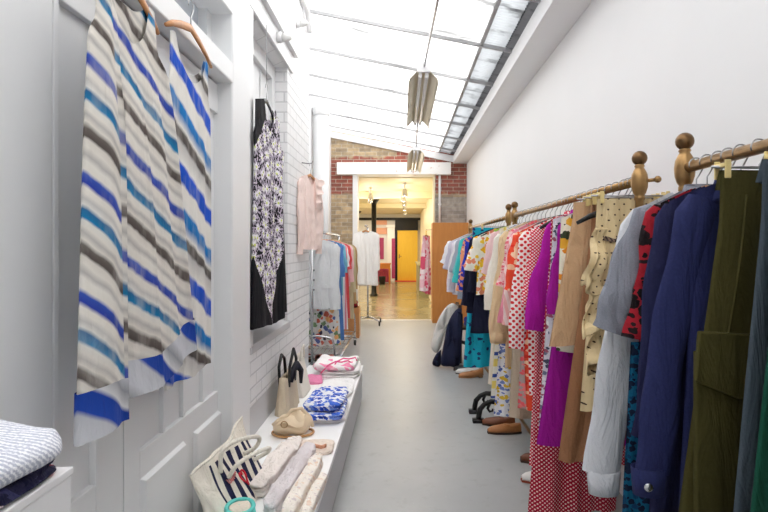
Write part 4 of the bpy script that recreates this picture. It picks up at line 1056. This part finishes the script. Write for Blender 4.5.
for ue in (0, 1): mb.grid(lambda u, v, ue=ue: [a*(1-u)+b*u for a, b in zip(tote_pt(ue, v, 1), tote_pt(ue, v, -1))], 3, 18)
obj('body', mb, ct.m, t, smooth=True, thick=.003)
rope = fabric('cream_rope', (240,234,222))
obj('mouth_band', MB().tube([tote_pt(i/24, .985, 1) for i in range(25)], .007, 8, flat=.004), rope, t, smooth=True)
def fpt(u, v, o=.008):
    a = tote_pt(u, v, 1); return Vector((a[0]+o, a[1]-o*.3, a[2]+o*.5))
h1 = [fpt(.28, .72), fpt(.30, .95)+Vector((.03,0,.03)), fpt(.42, 1)+Vector((.07,.02,.035)), fpt(.62, 1)+Vector((.10,.03,.01)), fpt(.74, .95)+Vector((.10,.01,-.02)), fpt(.76, .8)+Vector((.06,0,-.02)), fpt(.72, .66)]
h2 = [fpt(.30, .60)+Vector((.01,0,0)), fpt(.36, .8)+Vector((.06,0,0)), fpt(.50, .85)+Vector((.11,.02,0)), fpt(.68, .82)+Vector((.13,.02,-.01)), fpt(.78, .7)+Vector((.10,0,-.02)), fpt(.74, .52)+Vector((.02,0,0))]
def smooth_path(p, n=8):
    out = []
    for i in range(len(p)-1):
        p0 = p[max(0, i-1)]; p1 = p[i]; p2 = p[i+1]; p3 = p[min(len(p)-1, i+2)]
        for k in range(n):
            s_ = k/n
            out.append(.5*((2*p1)+(p2-p0)*s_+(2*p0-5*p1+4*p2-p3)*s_*s_+(3*p1-p0-3*p2+p3)*s_**3))
    return out+[p[-1]]
obj('handle', MB().tube(smooth_path(h1), .009, 10), rope, t, smooth=True)
obj('handle', MB().tube(smooth_path(h2), .009, 10), rope, t, smooth=True)
heart = []
for i in range(33):
    a = 2*pi*i/32
    hx = 16*sin(a)**3/16; hy = (13*cos(a)-5*cos(2*a)-2*cos(3*a)-cos(4*a))/16
    heart.append(fpt(.56+.058*hx, .40+.13*hy, .004))
obj('heart_motif', MB().tube(heart, .004, 6, cap=False), fabric('red_thread', (226,48,70)), t, smooth=True)['label'] = 'red stitched heart outline'
scr = [fpt(.30+.030*i/3+.012*cos(i*2.2), .52+.05*sin(i*1.9)+.012*i/3, .004) for i in range(20)]
obj('script_motif', MB().tube(smooth_path(scr, 5), .0028, 6), fabric('pink_thread', (232,150,150)), t, smooth=True)['label'] = 'pale pink stitched squiggle'
# turquoise pouch before the tote
t = thing('pouch', 'small turquoise pouch with cream opening in front of striped tote', 'pouch', (-.60, 2.03, BZ+.06))
tq = fabric('turquoise_felt', (110,214,206))
obj('body', slab(-.62, 1.96, BZ, .12, .15, .075, .35, layers=1, seed=31, pw=3, dome=.01, lump=.004), tq, t, smooth=True)
obj('opening', slab(-.62, 1.96, BZ+.078, .08, .095, .010, .35, layers=1, seed=32, pw=2.4, lump=.001), fabric('cream_lining', (232,222,206)), t, smooth=True)
obj('rim', MB().tube([(-.62+.050*cos(a)*cos(.35)-.060*sin(a)*sin(.35), 1.96+.050*cos(a)*sin(.35)+.060*sin(a)*cos(.35), BZ+.086) for a in [2*pi*i/28 for i in range(29)]], .008, 8, cap=False), tq, t, smooth=True)

# ================================================================== WHITE PLINTH, NEAR LEFT
t = thing('display_plinth', 'white square display plinth at the lower left corner', 'plinth', (-.735, .62, 0))
obj('body', MB().box(-.86, -.616, .28, .955, 0, .975), M['white'], t, bevel=.003)
obj('top_board', MB().box(-.862, -.614, .278, .957, .975, .99), M['white'], t, bevel=.002)
F['navy_print'] = floral('navy_red_print', (34,34,64), [(200,50,70),(34,34,64),(226,206,206),(60,60,100)], 34, .42, ax='xy')
ss = NT('seersucker'); vv = ss.obj(); nn = ss.math('ADD', ss.noise(vv, 210, 2), 0)
sp3 = ss.new('ShaderNodeSeparateXYZ'); ss.link(vv, sp3.inputs[0])
wv = ss.math('SINE', ss.math('MULTIPLY', ss.math('ADD', sp3.outputs[1], ss.math('MULTIPLY', sp3.outputs[2], .9)), 620))
ss.col(ss.mix(ss.thresh(ss.math('ADD', nn, ss.math('MULTIPLY', wv, .16)), .42, .62), lin((186,190,206)), lin((240,241,246)))); ss.set(.9); ss.bump(nn, .5, .003)
folded('folded_cloth', 'navy and red printed folded cloth under the pale seersucker', 'cloth', F['navy_print'], -.735, .80, .991, .235, .30, .030, -.04, layers=2, seed=41, lump=.001, group='folded cloths on the white plinth')
folded('folded_cloth', 'pale blue white seersucker folded cloth on white plinth', 'cloth', ss.m, -.745, .79, 1.023, .265, .34, .055, -.10, layers=1, seed=42, dome=.018, lump=.003, tilt=(-.03,0), pw=7, group='folded cloths on the white plinth')

# ================================================================== CHROME RAIL ON THE LEFT
LX, LZ, LY0, LY1 = -.90, 1.56, 5.12, 7.30
t = thing('clothes_rail', 'chrome clothes rail on castors with lower shelf past white bench', 'clothes rail', (LX, 6.2, 0))
ch = M['chrome']
obj('top_bar', MB().tube([(LX, LY0, LZ), (LX, LY1, LZ)], .013, 12), ch, t, smooth=True)
for y in (LY0, LY1):
    obj('upright', MB().tube([(LX, y, .12), (LX, y, LZ+.01)], .014, 12), ch, t, smooth=True)
    obj('base_bar', MB().tube([(-1.13, y, .12), (-.66, y, .12)], .014, 12), ch, t, smooth=True)
    obj('end_loop', MB().tube(smooth_path([Vector(p) for p in ((-1.12, y, .12), (-1.12, y, .42), (-1.05, y, .50), (-.76, y, .50), (-.68, y, .42), (-.67, y, .12))], 5), .011, 10), ch, t, smooth=True)
    for x in (-1.12, -.67):
        c = obj('castor', MB().lathe([(.008, -.014), (.034, -.014), (.038, -.008), (.038, .008), (.034, .014), (.008, .014)], (x, y, .038), 18, 'x'), M['rubber'], t, smooth=True)
        obj('fork', MB().box(x-.02, x-.016, y-.016, y+.016, .03, .10).box(x+.016, x+.02, y-.016, y+.016, .03, .10).box(x-.02, x+.02, y-.016, y+.016, .09, .11), ch, c)
for x in (-1.12, -.67):
    obj('side_rail', MB().tube([(x, LY0, .20), (x, LY1, .20)], .011, 10), ch, t, smooth=True)
sh = MB()
for i in range(9):
    x = -1.10+i*.052; sh.tube([(x, LY0, .20), (x, LY1, .20)], .004, 6)
for i in range(8):
    y = LY0+.02+i*(LY1-LY0-.04)/7; sh.tube([(-1.12, y, .196), (-.67, y, .196)], .005, 6)
obj('shelf', sh, ch, t, smooth=True)
F['pale_blue'] = fabric('pale_blue_grey_wool', (228,230,232), rgb2=(218,221,224))
F['multi'] = floral('multicolour_floral', (226,224,222), [(90,110,170),(214,110,90),(226,224,222),(120,150,110),(236,180,120),(60,60,80)], 22, .5)
F['denim'] = fabric('mid_blue_denim', (96,142,206), rgb2=(80,124,190))
F['rose_white'] = stripes('white_rose_stripes', [(0,(250,240,240)),(.6,(240,150,160))], .06, (1,0))
F['coral'] = fabric('coral_red_cloth', (232,92,96))
F['khaki'] = fabric('pale_khaki_cloth', (206,194,156))
F['camel'] = fabric('camel_cloth', (188,152,106))
F['sky'] = fabric('sky_blue_cloth', (140,200,220))
def on_left(y, name, label, cat, mat, Xr_t, Xr_b, zb, hang='wood', **k):
    xr0 = Xr_t-LX; xr1 = Xr_b-LX
    garment(name, label, cat, 'clothes on the chrome rail', (LX, y, LZ), 0, mat, -xr0, xr0, -xr1, xr1, zb-LZ, seed=int(y*777), **k)
    hanger(hang, (LX, y, LZ), 0, 'wooden hanger holding the '+label.split(' at ')[0].split(' beside')[0].split(' behind')[0].split(' on ')[0].split(' below')[0], w=.16, group='hangers on the chrome rail')
def lapel(t, b):
    for s in (-1, 1):
        obj('lapel', MB().prism([(s*.015, -.115), (s*.075, -.10), (s*.105, -.20), (s*.07, -.21), (s*.005, -.36)], -.048, -.040), F['pale_blue'], t, local=True, bevel=.003)
    for z in (-.40, -.50, -.60):
        obj('button', MB().lathe([(.001, -.004), (.011, -.003), (.011, .003), (.001, .004)], (-.01, -.052, z), 14, 'y'), M['charcoal'], t, smooth=True, local=True)
    obj('pocket_flap', MB().box(.07, .19, -.050, -.042, -.585, -.55), F['pale_blue'], t, local=True, bevel=.003)
M['charcoal'] = plain('charcoal_button', (60,60,66), .4)
on_left(5.32, 'blazer', 'pale blue grey blazer with dark buttons at near end of chrome rail', 'jacket', F['pale_blue'], -.70, -.685, .76, sleeve=(.66, .066, .058, .035, 0), th=.026, fold=.004, neck=.08, extra=lapel)
on_left(5.52, 'dress', 'multicoloured floral dress below the pale blue blazer', 'dress', F['multi'], -.72, -.66, .34, th=.02, fold=.012, nf=6)
on_left(5.74, 'dress', 'mid blue denim dress beside the pale blue blazer', 'dress', F['denim'], -.70, -.645, .36, sleeve=(.34, .05, .05, .02, 0), th=.02, fold=.010)
on_left(5.92, 'blouse', 'sky blue blouse on the chrome rail', 'blouse', F['sky'], -.69, -.68, .84, sleeve=(.3, .05, .05, .02, 0), th=.018, fold=.010)
on_left(6.12, 'dress', 'white dress with rose stripes on the chrome rail', 'dress', F['rose_white'], -.69, -.645, .42, sleeve=(.24, .05, .055, .02, 0), th=.02, fold=.012)
on_left(6.34, 'dress', 'coral red dress in the middle of chrome rail', 'dress', F['coral'], -.68, -.64, .52, sleeve=(.28, .055, .055, .02, 0), th=.02, fold=.010)
on_left(6.56, 'blouse', 'pale pink blouse beside the coral red dress', 'blouse', F['pale_pink'], -.67, -.66, .90, sleeve=(.45, .05, .05, .02, 0), th=.018, fold=.010)
on_left(6.78, 'coat', 'pale khaki long coat on the far half of chrome rail', 'coat', F['khaki'], -.665, -.63, .45, sleeve=(.60, .06, .055, .03, 0), th=.024, fold=.008, collar=F['khaki'])
on_left(7.02, 'coat', 'camel coat at far end of chrome rail', 'coat', F['camel'], -.665, -.62, .62, sleeve=(.58, .06, .055, .03, 0), th=.024, fold=.008, collar=F['camel'])

# ================================================================== WHITE BLOUSES BY THE OPENING
WX, WY, WZ = -.62, 9.0, 1.76
t = thing('rolling_stand', 'chrome rolling clothes stand in front of the brick opening', 'clothes stand', (WX, WY, 0))
obj('post', MB().tube([(WX, WY+.30, .12), (WX, WY+.30, WZ)], .016, 12), ch, t, smooth=True)
obj('top_bar', MB().tube([(WX, WY-.30, WZ), (WX, WY+.32, WZ)], .012, 12), ch, t, smooth=True)
for sx, sy in ((-1, -1), (1, -1), (-1, 1), (1, 1)):
    l = obj('leg', MB().tube([(WX, WY+.30, .13), (WX+sx*.10, WY+.30+sy*.05, .115), (WX+sx*.21, WY+.30+sy*.22, .085)], .014, 10), ch, t, smooth=True)
    obj('castor', MB().lathe([(.006, -.014), (.036, -.014), (.04, 0), (.036, .014), (.006, .014)], (WX+sx*.22, WY+.30+sy*.23, .04), 16, 'x'), M['rubber'], l, smooth=True)
F['white_blouse'] = fabric('white_blouse_cotton', (250,248,245), rgb2=(244,240,235))
for i, (y, dz, lab) in enumerate(((8.76, 0, 'white long sleeved blouse on rolling stand, front one of three'), (8.92, .02, 'white blouse in the middle of the three on rolling stand'), (9.08, -.04, 'white blouse at the back of the three on rolling stand'))):
    garment('blouse', lab, 'blouse', 'white blouses on the rolling stand', (WX, y, WZ), .12*(i-1), F['white_blouse'], -.17, .17, -.19, .20, .76+dz-WZ, seed=60+i, sleeve=(.62, .055, .05, .04, .01), th=.024, fold=.014, nf=5)
    hanger('wood', (WX, y, WZ), .12*(i-1), 'hanger of the '+lab, w=.15, group='hangers on the rolling stand')
t = thing('wooden_crate', 'small wooden crate on floor beside the rolling clothes stand', 'crate', (-.80, 8.0, 0))
cw = M['hanger_wood']
obj('side', MB().box(-.94, -.66, 7.86, 7.875, 0, .46), cw, t); obj('side', MB().box(-.94, -.66, 8.125, 8.14, 0, .46), cw, t)
obj('side', MB().box(-.94, -.925, 7.875, 8.125, 0, .46), cw, t); obj('side', MB().box(-.675, -.66, 7.875, 8.125, 0, .46), cw, t)
obj('base', MB().box(-.925, -.675, 7.875, 8.125, 0, .015), cw, t); obj('shelf', MB().box(-.925, -.675, 7.875, 8.125, .40, .415), cw, t)
folded('folded_scarf', 'dark red patterned scarf heaped on the small wooden crate', 'scarf', F['red_black'], -.80, 8.0, .461, .22, .22, .10, .2, layers=2, seed=70, dome=.04, lump=.01, pw=3)

# ================================================================== WOOD CUPBOARD, PINK DRESS, COATS
t = thing('wood_cupboard', 'orange wood cupboard standing against the brick right of opening', 'cupboard', (.89, 9.6, 0))
obj('body', MB().box(.56, 1.225, 9.42, 9.79, .0, 1.85), M['panel_wood'], t, bevel=.003)
obj('door', MB().box(.565, 1.22, 9.40, 9.419, .06, 1.845), M['panel_wood'], t, bevel=.002)
F['pink_print'] = floral('pink_red_print', (244,196,206), [(236,110,140),(244,196,206),(248,226,230),(226,90,120)], 13, .5)
garment('dress', 'pink printed sleeveless dress hanging on the side of wood cupboard', 'dress', None, (.445, 9.40, 1.70), math.radians(55), F['pink_print'], -.12, .12, -.19, .17, .56-1.70, zt=-.085, seed=81, th=.022, fold=.014, nf=5, hem=lambda u: -.06*u)
hanger('wood', (.445, 9.40, 1.70), math.radians(55), 'wooden hanger holding the pink printed dress by the wood cupboard', w=.105, group='hangers by the cupboard')
tag(obj('wall_hook', MB().tube([(.56, 9.45, 1.72), (.50, 9.42, 1.715), (.45, 9.40, 1.715), (.44, 9.40, 1.735)], .005, 8), M['steel'], smooth=True), 'small hook on the side of orange wood cupboard', 'hook')
t = thing('black_bag', 'black bag hanging on the cream wall above grey green counter', 'bag', (.70, 16.0, 1.2))
obj('body', MB().grid(lambda u, v: (.715+.028*cos(2*pi*u)*(1-.4*v), 15.4+.16*sin(2*pi*u)*(1-.25*v), 1.15+.38*v), 24, 8), M['black'], t, smooth=True)
obj('strap', MB().tube([(.715, 15.3, 1.52), (.725, 15.35, 1.8), (.725, 15.4, 1.88), (.725, 15.45, 1.8), (.715, 15.5, 1.52)], .014, 8), plain('yellow_strap', (214,180,60), .6), t, smooth=True)
# chair with coats
t = thing('low_chair', 'dark wooden chair under the coats at far end of racks', 'chair', (.86, 6.3, 0))
dk = wood('dark_wood', (86,58,40), (60,38,26))
for y in (6.18, 6.5):
    obj('leg', MB().box(.68, .72, y-.02, y+.02, 0, .70), dk, t); obj('leg', MB().box(1.06, 1.10, y-.02, y+.02, 0, .40), dk, t)
obj('seat', MB().box(.68, 1.11, 6.15, 6.53, .40, .43), dk, t, bevel=.005); obj('backrest', MB().box(.685, .705, 6.20, 6.48, .55, .69), dk, t, bevel=.004)
def pad(outline, yc, dep, seed=0, rings=9):
    """a folded garment seen from the side: closed pillow over an XZ outline"""
    P = smooth_path([Vector((a, 0, b)) for a, b in outline] + [Vector((outline[0][0], 0, outline[0][1]))], 5)[:-1]
    n = len(P); c = sum(P, Vector())/n; rg = random.Random(seed); p1, p2 = rg.uniform(0, 6), rg.uniform(0, 6)
    mb = MB(); lev = []
    for s in (-1, 1):
        for k in range(rings+1):
            r = 1-k/rings*.98
            if s == 1 and k == 0: continue
            lev.append((s, r))
    order = [(-1, 1-k/rings*.98) for k in range(rings, -1, -1)] + [(1, 1-k/rings*.98) for k in range(1, rings+1)]
    for s, r in order:
        for q in P:
            w = q-c
            y = yc + s*dep*(1-r**4)**.5*(1+.35*sin(w.x*42*r+p1+w.z*8)) + .012*sin(w.z*16+p2)
            mb.v.append((c.x+w.x*r, y, max(.004, c.z+w.z*r)))
    m = len(order)
    for i in range(m-1):
        for k in range(n):
            k2 = (k+1) % n
            mb.f.append((i*n+k, i*n+k2, (i+1)*n+k2, (i+1)*n+k))
    mb.f.append(tuple(range(n))[::-1]); mb.f.append(tuple((m-1)*n+k for k in range(n)))
    return mb
F['white_wool'] = fabric('white_wool', (226,222,216), rgb2=(214,210,204))
F['navy_suit'] = fabric('navy_suiting', (40,44,72), rgb2=(34,37,62))
o = obj('coat', pad([(.66,.70),(.60,.735),(.52,.69),(.43,.55),(.37,.36),(.345,.22),(.40,.15),(.46,.22),(.50,.36),(.56,.52),(.64,.62)], 6.05, .05, 3), F['white_wool'], smooth=True)
tag(o, 'off white coat thrown over the dark wooden chair', 'coat')
t = thing('jacket', 'navy suit jacket draped over chair beside the off white coat', 'jacket', (.6, 5.92, 0))
obj('body', pad([(.69,.69),(.63,.68),(.56,.58),(.51,.44),(.475,.24),(.45,.045),(.56,.02),(.66,.025),(.685,.30)], 5.92, .06, 5), F['navy_suit'], t, smooth=True)
obj('sleeve', MB().tube([(.665, 5.86, .64), (.65, 5.84, .50), (.64, 5.835, .36), (.635, 5.84, .22), (.63, 5.845, .14)], [.03, .045, .044, .04, .038], 14, flat=[.02, .024, .024, .022, .02]), F['navy_suit'], t, smooth=True)
obj('lining', pad([(.46,.20),(.40,.14),(.355,.045),(.38,.008),(.45,.012)], 6.0, .03, 7), fabric('navy_lining', (30,34,60)), t, smooth=True)
folded('folded_vest', 'royal blue top lying on the seat of dark wooden chair', 'top', fabric('royal_blue_cloth', (74,76,170)), .88, 6.3, .431, .22, .22, .09, .1, layers=2, seed=77, dome=.02)

# ================================================================== SHOES
def shoe(name, label, x, y, z, rot, upper, sole, L=.25, heel=.0, group='shoes on the floor under the racks', W=.042):
    """low slip-on: toe towards local +x"""
    R = Matrix.Translation((x, y, z)) @ Matrix.Rotation(rot, 4, 'Z')
    t = thing(name, label, 'shoe', (x, y, z), group)
    def width(f): return W*(.62+.38*sin(pi*min(1, f*1.05))**.7)*(1-max(0, f-.80)*2.2)
    def lift(f): return heel*max(0, 1-f/.55)
    mb = MB()
    def up(u, v):
        f = v; a = pi*u
        w = max(.006, width(f)); h = (.055 if f < .35 else .055-.022*(f-.35)/.65)*(1 if f < .9 else 1-(f-.9)*4)
        op = max(0, 1-abs(f-.30)/.32)
        aa = a
        yy = w*cos(aa); zz = h*sin(aa)**.7
        if op > 0: zz = min(zz, h*(1-.25*op)); yy = math.copysign(max(abs(yy), w*.72*min(1, op*2)), cos(aa) if abs(cos(aa)) > 1e-6 else 1)
        return R @ Vector((L*(f-.5), yy, .014+lift(f)+zz))
    obj('upper', mb.grid(up, 18, 26), upper, t, smooth=True, thick=.003)
    sb = MB()
    n = 22
    for zz in (0, .014):
        for s in (1, -1):
            for i in range(n+1):
                f = i/n if s > 0 else 1-i/n
                sb.v.append(tuple(R @ Vector((L*(f-.5)*1.02, s*max(.004, width(f))*1.06, zz+lift(f)))))
    m = 2*(n+1)
    sb.f += [tuple(range(m))[::-1], tuple(range(m, 2*m))] + [(i, (i+1) % m, m+(i+1) % m, m+i) for i in range(m)]
    obj('sole', sb, sole, t)
    ib = MB()
    def ins(u, v): return R @ Vector((L*(.04+.5*v-.5), width(.04+.5*v)*.8*(2*u-1), .018+lift(.04+.5*v)))
    obj('insole', ib.grid(ins, 4, 10), plain('tan_insole', (176,128,84), .6), t, thick=.002)
    if heel: obj('heel', MB().box(-L*.5+.005, -L*.5+.05, -W*.62, W*.62, 0, heel).xf(R), sole, t, bevel=.003)
    return t
S = {'black': plain('black_leather', (30,28,30), .35), 'white': plain('white_leather', (236,234,232), .4), 'tan': plain('tan_leather', (186,124,74), .4), 'brown': plain('brown_leather', (122,70,44), .4), 'red': plain('red_brown_leather', (150,62,42), .4), 'sole': plain('dark_sole', (70,52,40), .6), 'tansole': plain('tan_sole', (170,120,80), .6)}
shoe('flat_shoe', 'black flat shoe behind white one under turquoise skirt', .71, 5.80, 0, pi*.97, S['black'], S['sole'])
shoe('flat_shoe', 'white flat shoe between the black and tan shoes under turquoise skirt', .72, 5.66, 0, pi*1.0, S['white'], S['sole'])
shoe('loafer', 'tan wedge loafer nearest of the shoes under turquoise skirt', .74, 5.50, 0, pi*1.02, S['tan'], S['tansole'], L=.26, heel=.03)
shoe('loafer', 'brown loafer tucked behind cast iron foot of middle rack', .76, 4.03, 0, pi*.98, S['brown'], S['sole'])
shoe('sandal', 'tan shoe beside brown loafer at cast iron foot', .77, 3.86, 0, pi*1.03, S['tan'], S['sole'])
shoe('flat_shoe', 'brown flat shoe under crimson dotted dress, farther of the pair there', .90, 3.34, 0, pi*1.0, S['brown'], S['sole'])
shoe('flat_shoe', 'dark red and white shoe nearest under the crimson dotted dress', .84, 3.06, 0, pi*1.0, S['white'], S['red'])
for i, (x, y, lab) in enumerate(((-.76, 5.22, 'red brown shoe on the chrome shelf, closest to the aisle'), (-.86, 5.24, 'red brown shoe on the chrome shelf, middle of three'), (-.97, 5.26, 'red brown shoe on the chrome shelf, closest to the wall'))):
    shoe('ankle_shoe', lab, x, y+.12, .211, pi/2+.2*(i-1), S['red'], S['sole'], L=.24, heel=.02, group='shoes on the chrome rail shelf')
